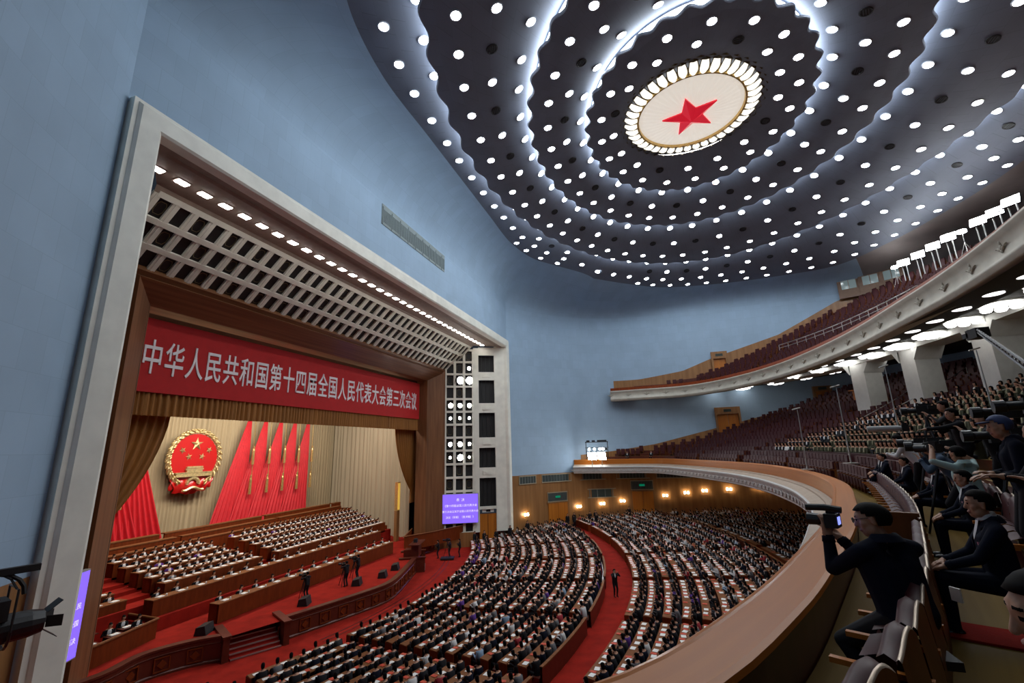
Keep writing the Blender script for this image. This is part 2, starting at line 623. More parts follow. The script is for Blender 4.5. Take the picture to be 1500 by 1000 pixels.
OV = {}
for k, ts in enumerate([(.52, .86), (.22, .52, .84), (.2, .5, .82), (.16, .40, .64, .88)]):
    for j, t in enumerate(ts):
        pts = np.array([surf(k, t, a) for a in range(0, NA, 4)])
        seg = np.hypot(*np.diff(np.vstack([pts, pts[:1]]), axis=0)[:, :2].T)
        L = seg.sum()
        d = np.r_[0, np.cumsum(seg)]
        cnt = int(L / 2.35)
        for q in range(cnt):
            a = np.interp((q + .5 * (j % 2)) * L / cnt % L, d, np.arange(0, NA + 1, 4))
            P = surf(k, t, a)
            w = j == 1
            spk = (w and q % 2 == 1) if k else (j == 0 and q % 4 == 1)
            if k == 3:                        # the rows run out where the shelf narrows towards the stage wall
                i = int(a) % NA
                wd = np.hypot(*(B[i] - A[i]))
                if wd < 3.4 and j != 2 or wd < 5.2 and j in (1, 3):
                    continue
            if not in_view(P, 60) and (q % 3 or P[1] > -10):
                continue
            Pv = Vector(P)
            nv = (Vector(surf(k, t + .04, a)) - Vector(surf(k, t - .04, a))).cross(Vector(surf(k, t, a + 4)) - Pv).normalized()
            nv = nv if nv.z > 0 else -nv
            if spk:
                o = put('ceiling_grille', ME_SPK, None, P)
                tag(o, 'dark round ceiling grille in the %s' % ROWN[k][j], 'grille', 'ceiling grilles, ' + ROWN[k][j])
            else:
                o = put('downlight', ME_DOWN, None, P)
                tag(o, 'white round ceiling downlight in the %s' % ROWN[k][j], 'light', 'downlights, ' + ROWN[k][j])
            o.rotation_euler = nv.to_track_quat('Z', 'Y').to_euler()

# the star medallion in the middle of the ceiling
med = empty('ceiling_medallion', (22.1, -.5, 32.4), 0, 'glowing glass rosette with a red star and gilt leaf crown at the ceiling centre', 'ceiling light')
PLATE = mat('glowing_glass_plate', (.85, .82, .75), .35, emit=(1, .93, .82), es=.55)
PETAL = mat('petal_glass', (.9, .9, .85), .3, emit=(1, .95, .82), es=1.15)
REDST = mat('red_star_glass', (.75, .01, .03), .25, emit=(1, .02, .05), es=.35)
mb = MB()
rows = []
for r, z in ((.02, -.42), (1.2, -.4), (2.4, -.34), (3.3, -.22), (3.62, -.1)):
    rows.append([(r * cos(a), r * sin(a), z + (.03 * (i % 2) * r / 3.3)) for i, a in enumerate(np.linspace(0, 2 * PI, 96, endpoint=False))])
mb.grid(rows, 0, True)
mb.build('glass_plate', PLATE, med)
mb = MB()
N_ = 10
ring = [(1.95 * (1 if i % 2 == 0 else .42) * cos(rad(-103 + 36 * i)), 1.95 * (1 if i % 2 == 0 else .42) * sin(rad(-103 + 36 * i)), -.5) for i in range(N_)]
mb.add(ring + [(0, 0, -.95)], [(i, (i + 1) % N_, N_) for i in range(N_)])
mb.add([(x, y, -.38) for x, y, z in ring] + ring, [(i, (i + 1) % N_, N_ + (i + 1) % N_, N_ + i) for i in range(N_)])
mb.build('red_star', REDST, med)
mb = MB()
mb.lathe([(3.55, -.12), (3.6, -.3), (3.72, -.3), (3.76, -.1)], n=64)
mb.build('inner_rim', GILT, med)
pm = MB()
for u in range(1):
    rows = []
    for t in np.linspace(0, 1, 7):
        w = .27 * (sin(PI * min(.97, .12 + t * .8)) ** .6)
        rr = 3.72 + t * .95
        z = -.25 + .34 * t - .22 * sin(PI * t)
        rows.append([(rr, -w, z + .05), (rr, -w * .6, z - .07), (rr, 0, z - .1), (rr, w * .6, z - .07), (rr, w, z + .05)])
    pm.grid(rows)
ME_PET = pm.mesh('petal', PETAL, True)
fm = MB()
for s_ in (-1, 1):
    fm.tube([(3.72, .28 * s_, -.22), (4.2, .34 * s_, -.28), (4.66, .2 * s_, .02)], .025, 5)
ME_PF = fm.mesh('petal_frame', GILTD)
for i in range(40):
    o = put('petal', ME_PET, med, (0, 0, 0), i * PI / 20)
    f_ = put('petal_frame', ME_PF, o)
for nm, r0, h0, off in (('leaf_crown', 4.55, .45, 0), ('leaf_crown', 4.8, .5, .5)):
    mb = MB()
    for i in range(40):
        a = (i + off) * PI / 20
        e = Vector((cos(a), sin(a), 0)); t = Vector((-sin(a), cos(a), 0)); z = Vector((0, 0, 1))
        b = e * r0
        P = [b - t * .3 - z * .05, b - t * .12 + e * .3 + z * .1, b + e * .52 + z * .22, b + t * .12 + e * .3 + z * .1, b + t * .3 - z * .05, b + e * .1 - z * .2]
        mb.add(P, [(0, 1, 5), (1, 2, 5), (2, 3, 5), (3, 4, 5)])
    mb.build(nm, GILTD, med)
mb = MB()
mb.lathe([(3.6, .1), (4.9, .25), (4.9, .4)], n=48)
mb.build('backing', GILTD, med)
mb = MB()
mb.tube([(4.98 * cos(a), 4.98 * sin(a), .03) for a in np.linspace(0, 2 * PI, 64)], .05, 6)
mb.build('halo_tube', mat('halo_tube_glass', (1, 1, 1), .5, emit=(1, .97, .9), es=9), med)

# ------------------------------------------------------------------ proscenium
def loft_frame(name, prof, zb, m, kind=True):
    mb = MB()
    rows, uv = [], []
    v = 0
    for i, (x, hw, zt) in enumerate(prof):
        if i:
            v += math.dist(prof[i - 1], prof[i])
        rows.append([(x, -hw, zb), (x, -hw, zt), (x, hw, zt), (x, hw, zb)])
        uv += [(v, zb), (v, zt), (v, zt + 30), (v, zt + 60)]
    mb.grid(rows, uv=uv)
    o = mb.build(name, m)
    return struct(o) if kind else o


loft_frame('trim_3', [(-.1, 21.75, 22.38), (.30, 21.75, 22.38), (.30, 21.6, 22.25), (.34, 21.58, 22.23), (.42, 21.5, 22.15), (.42, 20.8, 21.5), (.34, 20.7, 21.4), (-.2, 20.7, 21.4)], -.1, CREAM)
# soffit with square lamps
mb = MB()
mb.add([(-.2, -20.7, 21.4), (-.2, 20.7, 21.4), (-3.2, 18.5, 21.4), (-3.2, -18.5, 21.4)], [(0, 1, 2, 3)])
mb.add([(-3.2, -18.5, 21.4), (-3.2, 18.5, 21.4), (-3.46, 18.4, 21.15), (-3.46, -18.4, 21.15)], [(0, 1, 2, 3)])
mb.add([(-.5, -19.9, 21.36), (-.5, 19.9, 21.36), (-.7, 19.8, 21.3), (-.7, -19.8, 21.3)], [(0, 1, 2, 3)])
struct(mb.build('trim_4', SOFF))
sb = MB()
sb.box((0, 0, 0), (.34, .50, .05), 0).box((0, 0, .03), (.46, .62, .04), 1)
ME_SL = sb.mesh('soffit_lamp', [GLOWS, SOFF])
for i in range(35):
    y = -19.3 + i * 1.11
    if y < 18.6:
        tag(put('soffit_lamp', ME_SL, None, (-2.0, y, 21.36)), 'square recessed lamp in the long row along the brown soffit over the stage', 'light', 'square lamps in the stage soffit')


def local(mb, O, U, V, u0, u1, v0, v1, n0, n1, m=0):
    O, U, V = Vector(O), Vector(U), Vector(V)
    N = U.cross(V).normalized()
    P = [O + U * u + V * v + N * q for q in (n0, n1) for u, v in ((u0, v0), (u1, v0), (u1, v1), (u0, v1))]
    mb.add(P, [(0, 3, 2, 1), (4, 5, 6, 7), (0, 1, 5, 4), (1, 2, 6, 5), (2, 3, 7, 6), (3, 0, 4, 7)], m)


def coffers(mb, O, U, V, ul, vl, nu, nv, bar, depth, taper=None):
    """cream bars over a dark recess; every other opening carries a gilt fret"""
    du, dv = ul / nu, vl / nv
    local(mb, O, U, V, 0, ul, 0, vl, -depth - .05, -depth, 1)
    for i in range(nu + 1):
        local(mb, O, U, V, i * du - bar / 2, i * du + bar / 2, 0, vl, -depth, 0, 0)
        local(mb, O, U, V, i * du - bar * .16, i * du + bar * .16, 0, vl, 0, .03, 0)
    for j in range(nv + 1):
        local(mb, O, U, V, 0, ul, j * dv - bar * .4, j * dv + bar * .4, -depth, .05, 0)
    Ov, Uv, Vv = Vector(O), Vector(U), Vector(V)
    N = Uv.cross(Vv).normalized()
    for i in range(nu):
        for j in range(nv):
            if (i + j) % 2:
                cu, cv = (i + .5) * du, (j + .5) * dv
                a, b = (du - bar) * .36, (dv - bar) * .34
                q = [(-a, -b * .5), (-a * .6, -b), (a * .6, -b), (a, -b * .5), (a, b * .5), (a * .6, b), (-a * .6, b), (-a, b * .5)]
                for w in range(8):
                    p0, p1 = q[w], q[(w + 1) % 8]
                    mb.tube([Ov + Uv * (cu + p[0]) + Vv * (cv + p[1]) - N * depth * .6 for p in (p0, p1)], .02, 4, 2, False)


cof = MB()
sl = Vector((-2.94, 0, -2.85))
coffers(cof, (-3.46, 18.2, 21.15), (0, -1, 0), sl.normalized(), 36.4, sl.length, 38, 3, .36, .14)
struct(cof.build('trim_5', [CREAM, BLACK, GILTD]))
# far jamb: cream splay with five tall dark panels and a lattice of lamps
A_, B_ = Vector((0, 20.7, 0)), Vector((-6.4, 17, 0))
U_ = (B_ - A_).normalized(); LJ = (B_ - A_).length
jb = MB()
UP = Vector((0, 0, 1))
PZ = [(2.6, 5.75), (6.9, 9.15), (10.35, 13.25), (14.4, 17.2), (18.2, 20.3)]
u0, u1 = 1.25, 3.2


def jbox(ua, ub, za, zb, na, nb, m=0):
    local(jb, A_ + UP * za, -U_, UP, -ub, -ua, 0, zb - za, na, nb, m)


jbox(0, u0, -.1, 21.4, -.3, 0)
jbox(u1, 3.85, -.1, 21.2, -.3, 0)
jbox(LJ - .2, LJ, -.1, 18.6, -.3, 0)
zz = -.1
for a, b in PZ:
    jbox(u0, u1, zz if zz > 0 else 2.3, a, -.3, -.02)
    if zz > 0:
        jbox(u0 + .45, u1 - .45, zz + .35, a - .35, -.02, .04)
        jbox(u0 + .75, u1 - .75, zz + .45, a - .45, .04, .08)
    jbox(u0, u1, a, b, -.6, -.55, 1)
    for q in range(1, 4):
        jbox(u0 + (u1 - u0) * q / 4 - .02, u0 + (u1 - u0) * q / 4 + .02, a, b, -.55, -.5, 3)
    zz = b
jbox(u0, u1, zz, 21.3, -.3, -.02)
coffers(jb, A_ + U_ * (LJ - .2) + UP * -.1, -U_, UP, LJ - .2 - 3.85, 21.0, 3, 14, .3, .22)
struct(jb.build('trim_6', [CREAM, BLACK, GILTD, BLACKG]))
NJ = (-U_).cross(UP).normalized()
GL = LJ - .2 - 3.85
dvj = 21.0 / 14
lm = MB()
lm.lathe([(.001, 0), (.12, .02), (.17, .1)], n=12, m=0)
lm.lathe([(.17, .1), (.19, .1), (.2, -.12), (.12, -.25), (.001, -.28)], n=12, m=1)
ME_JL = lm.mesh('stage_lamp', [GLOWS, BLACKG])
lit = {(1, 11): 2.0, (2, 11): 2.0, (2, 12): 1, (0, 9): 1.3, (1, 9): 1.2, (2, 9): 1.2, (0, 8): .8, (1, 8): .8, (2, 8): .8, (0, 6): 1.1, (1, 6): 1.3, (2, 6): .9, (1, 5): 1.6, (0, 5): .7, (2, 5): .7, (1, 1): .5}
CN = ['left', 'middle', 'right']
for (c_, r_), s_ in lit.items():
    p = A_ + U_ * (LJ - .2) + UP * -.1 - U_ * ((c_ + .5) * GL / 3) + UP * ((r_ + .5) * dvj) - NJ * .12
    o = put('stage_lamp', ME_JL, None, p)
    o.rotation_euler = Vector((1, -.75, -.12)).to_track_quat('Z', 'Y').to_euler()
    o.scale = (s_ * 1.35,) * 3
    tag(o, 'lit spotlight in the %s opening of the cream lattice, %s row from its foot' % (CN[c_], ORD[r_]), 'light', None)
# plinth and small door under the jamb
pb = MB()
local(pb, (.3, 22.0, -1.6), (-.903, -.43, 0), (0, 0, 1), 0, 1.2, 0, 1.5, -.1, .05, 0)
local(pb, (-3.1, 18.58, -1.6), (-.903, -.43, 0), (0, 0, 1), 0, 3.9, 0, 1.6, -.1, .05, 0)
struct(pb.build('trim_7', DADO))
dr = MB()
local(dr, A_ + U_ * u1 + UP * -1.4, -U_, UP, 0, u1 - u0, 0, 3.2, -.35, -.3, 0)
local(dr, A_ + U_ * u1 + UP * -1.4, -U_, UP, .95, 1.0, 0, 3.2, -.3, -.28, 1)
o = struct(dr.build('door_1', [DOORW, DARKRW]))
sg = MB()
local(sg, A_ + U_ * (u1 - .3) + UP * 1.95, -U_, UP, 0, 1.35, 0, .35, -.25, -.18, 0)
local(sg, A_ + U_ * (u1 - .75) + UP * 2.0, -U_, UP, 0, .5, 0, .25, -.18, -.16, 1)
tag(sg.build('door_sign', [WHITEP, BLACK]), 'small white and black sign over the door in the cream stage jamb', 'sign')

loft_frame('trim_8', [(-6.38, 17.35, 18.65), (-6.2, 17.0, 18.3), (-6.45, 16.8, 18.1), (-6.3, 16.7, 18.0), (-7.35, 15.5, 17.2), (-7.6, 15.2, 17.0), (-8.9, 15.15, 17.0), (-9.2, 15.6, 17.4)], -1.6, WOODF)

mb = MB()
mb.add([(-9.0, -24, 17.3), (-9.0, 24, 17.3), (-25, 24, 17.3), (-25, -24, 17.3), (-9.0, -24, -2), (-9.0, 24, -2), (-25, 24, -2), (-25, -24, -2)], [(0, 1, 2, 3), (3, 2, 6, 7), (1, 5, 6, 2), (0, 3, 7, 4)])
for s_ in (-1, 1):
    mb.add([(-7.5, s_ * 15.3, -2), (-7.5, s_ * 15.3, 17.4), (-9.0, s_ * 24, 17.4), (-9.0, s_ * 24, -2)], [(0, 1, 2, 3)])
struct(mb.build('wall_stage_house', mat('stage_house_black', (.03, .022, .018), .9)))
# red banner with its lettering
ban = empty('stage_banner', (-8.6, 0, 14.6), 0, 'long red banner with white Chinese characters hung across the stage opening', 'banner')
mb = MB()
mb.box((0, 0, 0), (.06, 30.2, 4.1))
mb.build('banner_cloth', BANNERR, ban)
BODY = '中华人民共和国第十四届全国人民代表大会第三次会议'
for i, ch in enumerate(BODY):
    me = text_mesh(ch, 2.05, .03, .018)
    me.materials.append(LETTER)
    o = put('letter', me, ban)
    o.matrix_basis = Matrix(((0, 0, 1, .05), (.56, 0, 0, -14.1 + i * 1.215), (0, 1, 0, -.25), (0, 0, 0, 1)))


def curtain(mb, P, z0, z1, amp, wl, rows=6, m=0, jit=.4):
    P = resample(np.array(P, float), wl / 6)
    N = normals(P)
    s = np.arange(len(P)) * wl / 6
    ph = np.cumsum(1 + jit * np.sin(s * 1.7) * np.sin(s * .53 + 1)) * (wl / 6)
    w = amp * (np.sin(2 * PI * ph / wl) + .35 * np.sin(4 * PI * ph / wl + s * .2))
    mb.grid([[(p[0] + q[0] * k * (1 + .1 * v), p[1] + q[1] * k * (1 + .1 * v), z0 + (z1 - z0) * v) for p, q, k in zip(P, N, w)] for v in np.linspace(0, 1, rows)], m)
    return mb


tag(curtain(MB(), [(-8.75, -15.2), (-8.75, 15.2)], 11.3, 12.75, .09, .34, 3).build('pelmet', CLOTH_BRN, None, True), 'short gold brown pleated pelmet hanging under the red banner', 'curtain')
tag(curtain(MB(), [(-24, -24), (-24, 21)], .5, 17, .10, .36, 3).build('backdrop_curtain', CLOTH_TAN, None, True), 'tall tan pleated backdrop curtain behind the emblem and flags', 'curtain')
tag(curtain(MB(), [(-23.5, 19.4), (-20, 18.6), (-10.2, 16.2)], -.4, 15.5, .16, .7, 3).build('side_curtain', CLOTH_TAN2, None, True), 'pale tan pleated side curtain closing the far side of the stage', 'curtain')
for s_ in (-1, 1):
    mb = MB()
    rows = []
    for v in np.linspace(0, 1, 15):
        z = 11.6 - 8.2 * v
        g = min(1, v / .8)
        yin = 11.9 + (15.4 - 11.9) * (g ** 1.6) - (max(0, v - .8) * 1.2)
        rows.append([(-9.6 + .12 * sin(2 * PI * u * 9) * (1 - .6 * g), s_ * (16.2 + (yin - 16.2) * u), z - .9 * u * (1 - v) * v * 3) for u in np.linspace(0, 1, 90)])
    mb.grid(rows)
    tag(mb.build('tied_drape', CLOTH_BRN, None, True), 'gold brown drape tied back at the %s side of the stage opening' % ('near' if s_ < 0 else 'far'), 'curtain')

# flags
for s_ in (1, -1):
    for i in range(5 if s_ > 0 else 4):
        yi = s_ * (5.9 + 1.95 * i)
        fl = empty('red_flag', (-23.3 + .12 * i, yi, 2.5), 0, '%s of the tall red flags hung %s the emblem' % (ORD[i], 'right of' if s_ > 0 else 'left of'), 'flag', 'red flags behind the presidium')
        mb = MB()
        rows = []
        for v in np.linspace(0, 1, 26):
            w = .12 + 3.75 * v ** .92
            rows.append([(.10 * sin(2 * PI * (u * 8 + .5 * sin(v * 2))) * (.25 + v) * .9 + .35 * v, -s_ * w * u, 10.9 * (1 - v) - .35 * sin(PI * u) * v) for u in np.linspace(0, 1, 70)])
        mb.grid(rows)
        mb.build('flag_cloth', CLOTH_RED, fl, True)
        cb_ = MB()
        cb_.tube([(.55, 0, 10.8), (.62, 0, 7.2), (.75, 0, 4.2)], .035, 6)
        cb_.build('cord', GILT, fl)
        for za in (7.5, 4.6):
            tb = MB()
            tb.lathe([(.02, .0), (.1, -.1), (.09, -.3), (.13, -.5), (.15, -1.9), (.02, -1.9)], (.72, -s_ * .05, za), 10)
            tb.build('tassel', GILT, fl)

# national emblem on the curtain
em = empty('emblem', (-23.2, 0, 8.75), 0, 'round red and gold emblem with five stars hanging on the tan curtain', 'emblem')
EMR = mat('emblem_red', (.56, .008, .008), .35, coat=.3)
EMG = mat('emblem_gold', (.80, .62, .30), .28, .6, noise=.2, nscale=6)


def disc(mb, cy, cz, ry, rz, x0, x1, n=48, m=0):
    V = [(x, cy + ry * cos(2 * PI * i / n), cz + rz * sin(2 * PI * i / n)) for x in (x0, x1) for i in range(n)]
    mb.add(V, [list(range(n, 2 * n))] + [(i, (i + 1) % n, n + (i + 1) % n, n + i) for i in range(n)], m)


def star(mb, cy, cz, R, x0, h, rot=0):
    P = [(x0, cy + R * (1 if i % 2 == 0 else .4) * sin(rot + PI * i / 5), cz + R * (1 if i % 2 == 0 else .4) * cos(rot + PI * i / 5)) for i in range(10)]
    mb.add(P + [(x0 + h, cy, cz)], [((i + 1) % 10, i, 10) for i in range(10)])


mb = MB(); disc(mb, 0, .15, 2.15, 2.2, -.1, .2); mb.build('red_field', EMR, em)
mb = MB()
star(mb, 0, 1.42, .62, .24, .22)
mb.build('large_star', EMG, em)
for y, z, r_ in ((-1.25, .88, -.5), (1.25, .88, .5), (-.62, .3, -.25), (.62, .3, .25)):
    mb = MB(); star(mb, y, z, .33, .24, .12, r_); mb.build('small_star', EMG, em)
mb = MB()
mb.box((.3, 0, -.62), (.2, 1.5, .16)).box((.3, 0, -.8), (.24, 1.65, .12)).box((.3, 0, -.98), (.2, 1.45, .2)).box((.3, 0, -1.22), (.2, 3.3, .3)).box((.34, 0, -1.08), (.24, 3.5, .07)).box((.34, 0, -1.4), (.24, 3.3, .08))
mb.build('gate_tower', EMG, em)
mb = MB()
for i in range(78):
    a = rad(-62) + rad(304) * i / 77
    for q, rr in ((0, 2.28), (1, 2.5)):
        c = (.22 + .12 * sin(i * 2.1 + q), rr * cos(a), .15 + rr * 1.03 * sin(a))
        R_ = Matrix.Rotation(a + (.5 if a < PI / 2 else -.5) + PI / 2, 3, 'X')
        mb.ball(c, (.10, .22, .075), 6, 4, 0, R_)
mb.tube([(.15, 2.38 * cos(a), .15 + 2.45 * sin(a)) for a in np.linspace(rad(-62), rad(242), 60)], .14, 6)
mb.build('wheat_wreath', EMG, em, True)
mb = MB()
for i in range(12):
    a = PI * i / 11
    mb.box((.3, .55 * cos(a), -2.05 + .5 * sin(a)), (.25, .17, .17), rx=a)
mb.tube([(.3, .45 * cos(a), -2.05 + .4 * sin(a)) for a in np.linspace(0, PI, 14)], .09, 6)
mb.build('cog_wheel', EMG, em)
mb = MB()
rows = []
for v in np.linspace(0, 1, 9):
    hw = 1.95 - .35 * v + .12 * sin(v * 6)
    rows.append([(.02 + .26 * sin(PI * v) + .05 * sin(u * 13 + v * 4), hw * u, -1.45 - 1.35 * v - .12 * cos(u * 2.4) - .06 * sin(abs(u) * 9)) for u in np.linspace(-1, 1, 44)])
mb.grid(rows)
mb.grid([rows[0], [(-.1, p[1], p[2]) for p in rows[0]]]).grid([rows[-1], [(-.1, p[1], p[2]) for p in rows[-1]]])
for s_ in (-1, 1):
    mb.ball((.06, s_ * 1.62, -2.1), (.16, .28, .5), 12, 6, 0, Matrix.Rotation(s_ * .5, 3, 'X'))
mb.build('red_ribbon', EMR, em, True)
mb = MB()
mb.tube([(.42, y, -2.5 + .12 * cos(y * 4)) for y in np.linspace(-.95, .95, 15)], .12, 6)
mb.build('ribbon_knot', EMG, em)

# text screens
def screen(name, right_edge, d, w, z0, z1, lines, label, em_s):
    """stands on a plan line that starts at right_edge (seen from the hall) and runs along d"""
    d = Vector((d[0], d[1], 0)).normalized()
    R0 = Vector((right_edge[0], right_edge[1], 0))
    n = Vector((d.y, -d.x, 0))
    if n.x < 0:
        n = -n
    c = R0 + d * w / 2 + UP * (z0 + z1) / 2
    root = empty(name, c, 0, label, 'screen')
    root.matrix_world = Matrix((( -d.x, 0, n.x, c.x), (-d.y, 0, n.y, c.y), (0, 1, 0, c.z), (0, 0, 0, 1)))
    h = z1 - z0
    b = MB().box((0, 0, -.12), (w + .12, h + .12, .2)); b.build('screen_housing', mat('screen_bezel', (.35, .33, .28), .5), root)
    SCR = mat('purple_screen' + name, (.1, .06, .4), .4, emit=(.22, .12, 1), es=em_s)
    b = MB().box((0, 0, -.005), (w, h, .03)); b.build('display', SCR, root)
    for k, (tx, sz) in enumerate(lines):
        me = text_mesh(tx, sz, .002)
        me.materials.append(mat('screen_text', (.8, .75, 1), .5, emit=(.75, .68, 1), es=.85))
        o = put('text_line', me, root, (0, h * (.30 - .2 * k), .02))
    return root


LINES = [('表  决', .36), ('《第十四届全国人民代表大会', .29), ('第三次会议关于全国人民代表大会', .27), ('决议（草案）（表决稿）》', .27)]
screen('text_screen', (-2.75, 18.5), (-6.4, -3.05), 3.95, 1.05, 4.1, LINES, 'purple text screen mounted on the cream lattice at the far side of the stage', 1.05)
screen('text_screen', (-5.45, -17.1), (.48, -.88), 2.6, 1.3, 4.5, LINES[:1] + [(l[0][:9], .25) for l in LINES[1:]], 'violet blue text screen beside the near cream pier of the stage', .9)

# ------------------------------------------------------------------ stage and its platforms
LIPH = [(-2.05, 0), (-2.3, 1.6), (-3.2, 4.6), (-4.15, 7.5)]
LIP = cr(mirror(LIPH), 8)
LIPN = cr([(-9.0, -20), (-7.3, -17.2), (-6.7, -15.2), (-7.1, -13.2), (-6.3, -11.4), (-5.2, -10.3)], 6)
LIPF = [(x, -y) for x, y in LIPN[::-1]]
poly = list(map(tuple, LIPN)) + [tuple(p) for p in LIP] + list(LIPF) + [(-24.5, 20), (-24.5, -20)]
mb = MB()
mb.add([(x, y, -.4) for x, y in poly], [list(range(len(poly)))])
struct(mb.build('floor_stage', CARPET))
for nm, P in (('stage_front', LIP), ('stage_front', LIPN), ('stage_front', np.array(LIPF))):
    mb = MB()
    sweep(mb, P, [(-.35, -.4), (-.35, -.26), (.06, -.26), (.06, -.36), (.0, -.4), (0, -.55), (.05, -.58), (0, -.62), (0, -1.35), (.06, -1.4), (.06, -1.7)], 0)
    Q = resample(P, 1.15)
    N_ = normals(Q)
    for i, (p, q) in enumerate(zip(Q[:-1], N_)):
        a = math.atan2(q[1], q[0])
        c = (p[0] + q[0] * .03, p[1] + q[1] * .03, -.98)
        for dy, sy in ((-.32, .05), (.32, .05)):
            mb.box((c[0] - sin(a) * dy, c[1] + cos(a) * dy, c[2]), (.06, sy, .62), 1, a)
        for dz in (-.3, .3):
            mb.box((c[0], c[1], c[2] + dz), (.06, .68, .05), 1, a)
        mb.box(c, (.05, .3, .3), 1, a, rx=PI / 4)
    o = mb.build(nm, [DARKRW, DESKW], smooth=False)
    struct(o)
for s_ in (-1, 1):
    st = empty('stage_steps', (-4.7, s_ * 8.95, -1.6), 0, 'carpeted steps with metal nosings up to the %s part of the stage' % ('near' if s_ < 0 else 'far'), 'steps')
    a = math.atan2(s_ * -.48, .88) * -1
    for k in range(7):
        b = MB()
        b.box((-.9 + .3 * (6 - k) * 1.0 - .6, 0, .08 + .165 * k * .5), (.5 + (0 if k else 0), 2.5, .165 * (k + 1)), 0)
        b.box((-.9 + .3 * (6 - k) - .6 + .24, 0, .165 * (k + 1) - .01), (.07, 2.5, .06), 1)
        b.build('step', [CARPET, METAL], st)
    st.rotation_euler = (0, 0, -s_ * .5 * -1 if s_ > 0 else -.5)
    for q in (-1, 1):
        b = MB().box((-.55, q * 1.5, .62), (2.2, .32, 1.3)).box((-.55, q * 1.5, 1.3), (2.35, .42, .1))
        b.build('step_pedestal', DARKRW, st)

# ------------------------------------------------------------------ main floor
mb = MB()
mb.grid([[(CX + R * cos(a), R * sin(a), floor_z(R)) for a in np.linspace(-.75, .75, 40)] for R in (26, 37, 43, 50, 56, 62, 70, 80)])
struct(mb.build('floor', CARPET))
tk = MB()
for R in (34.6, 35.0):
    tk.grid([[(CX + r * cos(a), r * sin(a), -1.485) for a in np.linspace(-.2, .42, 40)] for r in (R, R + .05)])
tag(tk.build('camera_rail', BLACKG), 'pair of thin dark camera rails curving over the red carpet before the stage', 'rail')

# ------------------------------------------------------------------ people
def seated_small(lean=.05, look=.1, reading=True, cap=False):
    """seated figure facing +x, seat floor at z=0; all quads. slots: 0 suit 1 skin 2 hair 3 shirt 4 tie/trousers"""
    V, F, Mi = [], [], []
    n = 8
    ang = [2 * PI * (k + .5) / n for k in range(n)]
    rings = [(-.02, .40, .14, .19, 0), (.0, .58, .135, .18, 0), (lean * .4, .78, .135, .205, 0), (lean * .8, .92, .12, .22, 0), (lean, 1.0, .09, .16, 0), (lean + .01, 1.03, .055, .06, 1),
             (lean + .02, 1.08, .055, .055, 1), (lean + look * .3, 1.10, .082, .068, 1), (lean + look * .5, 1.17, .098, .08, 1), (lean + look * .55, 1.24, .098, .08, 1), (lean + look * .45, 1.30, .07, .06, 2), (lean + look * .4, 1.325, .012, .012, 2)]
    for x, z, rx, ry, m in rings:
        for a in ang:
            V.append((x + rx * cos(a), ry * sin(a), z))
    for i in range(len(rings) - 1):
        for k in range(n):
            k2 = (k + 1) % n
            F.append((i * n + k, i * n + k2, (i + 1) * n + k2, (i + 1) * n + k))
            a = (ang[k] + PI / n) % (2 * PI)
            front = cos(a) > .5
            m = rings[i + 1][4] if i >= 4 else 0
            if i in (2, 3) and cos(a) > .95:
                m = 3
            if i >= 6 and not front and (cos(a) < .2 or i > 7):
                m = 2
            if i >= 9:
                m = 2
            Mi.append(m)

    def limb(pts, rs, ms):
        o = len(V)
        for j, (p, r) in enumerate(zip(pts, rs)):
            p = Vector(p)
            t = (Vector(pts[min(j + 1, len(pts) - 1)]) - Vector(pts[max(j - 1, 0)])).normalized()
            a = t.cross(Vector((0, 1, .2))).normalized(); b = t.cross(a)
            for k in range(5):
                V.append(tuple(p + (a * cos(2 * PI * k / 5) + b * sin(2 * PI * k / 5)) * r))
        for j in range(len(pts) - 1):
            for k in range(5):
                F.append((o + j * 5 + k, o + j * 5 + (k + 1) % 5, o + (j + 1) * 5 + (k + 1) % 5, o + (j + 1) * 5 + k)); Mi.append(ms[j])
    hz = .80 if reading else .56
    hx = .36 if reading else .34
    for s_ in (-1, 1):
        limb([(lean, .2 * s_, .95), (.06, .26 * s_, .70), (hx - .08, .16 * s_, hz), (hx, .12 * s_, hz), (hx + .07, .09 * s_, hz - .02)], [.06, .055, .042, .04, .02], [0, 0, 0, 1])
        limb([(0, .1 * s_, .46), (.42, .11 * s_, .50), (.44, .11 * s_, .1), (.56, .11 * s_, .04)], [.085, .065, .05, .03], [4, 4, 4])
    if cap:
        o = len(V)
        hx = lean + look * .45
        for r, z in ((.105, 1.255), (.13, 1.30), (.125, 1.325), (.02, 1.345)):
            for a in ang:
                V.append((hx + r * cos(a), r * .92 * sin(a), z))
        for i in range(3):
            for k in range(n):
                F.append((o + i * n + k, o + i * n + (k + 1) % n, o + (i + 1) * n + (k + 1) % n, o + (i + 1) * n + k)); Mi.append(0)
    return np.array(V), np.array(F), np.array(Mi)


def raw_mesh(name, V, F, Mi, mats, smooth=True):
    me = bpy.data.meshes.new(name)
    me.vertices.add(len(V)); me.vertices.foreach_set('co', np.asarray(V, np.float32).ravel())
    nf = len(F)
    me.loops.add(nf * 4); me.loops.foreach_set('vertex_index', np.asarray(F, np.int32).ravel())
    me.polygons.add(nf); me.polygons.foreach_set('loop_start', np.arange(0, nf * 4, 4, dtype=np.int32))
    for m in mats:
        me.materials.append(m)
    me.polygons.foreach_set('material_index', np.asarray(Mi, np.int32))
    me.polygons.foreach_set('use_smooth', np.full(nf, smooth))
    me.update(calc_edges=True)
    me.validate()
    return me


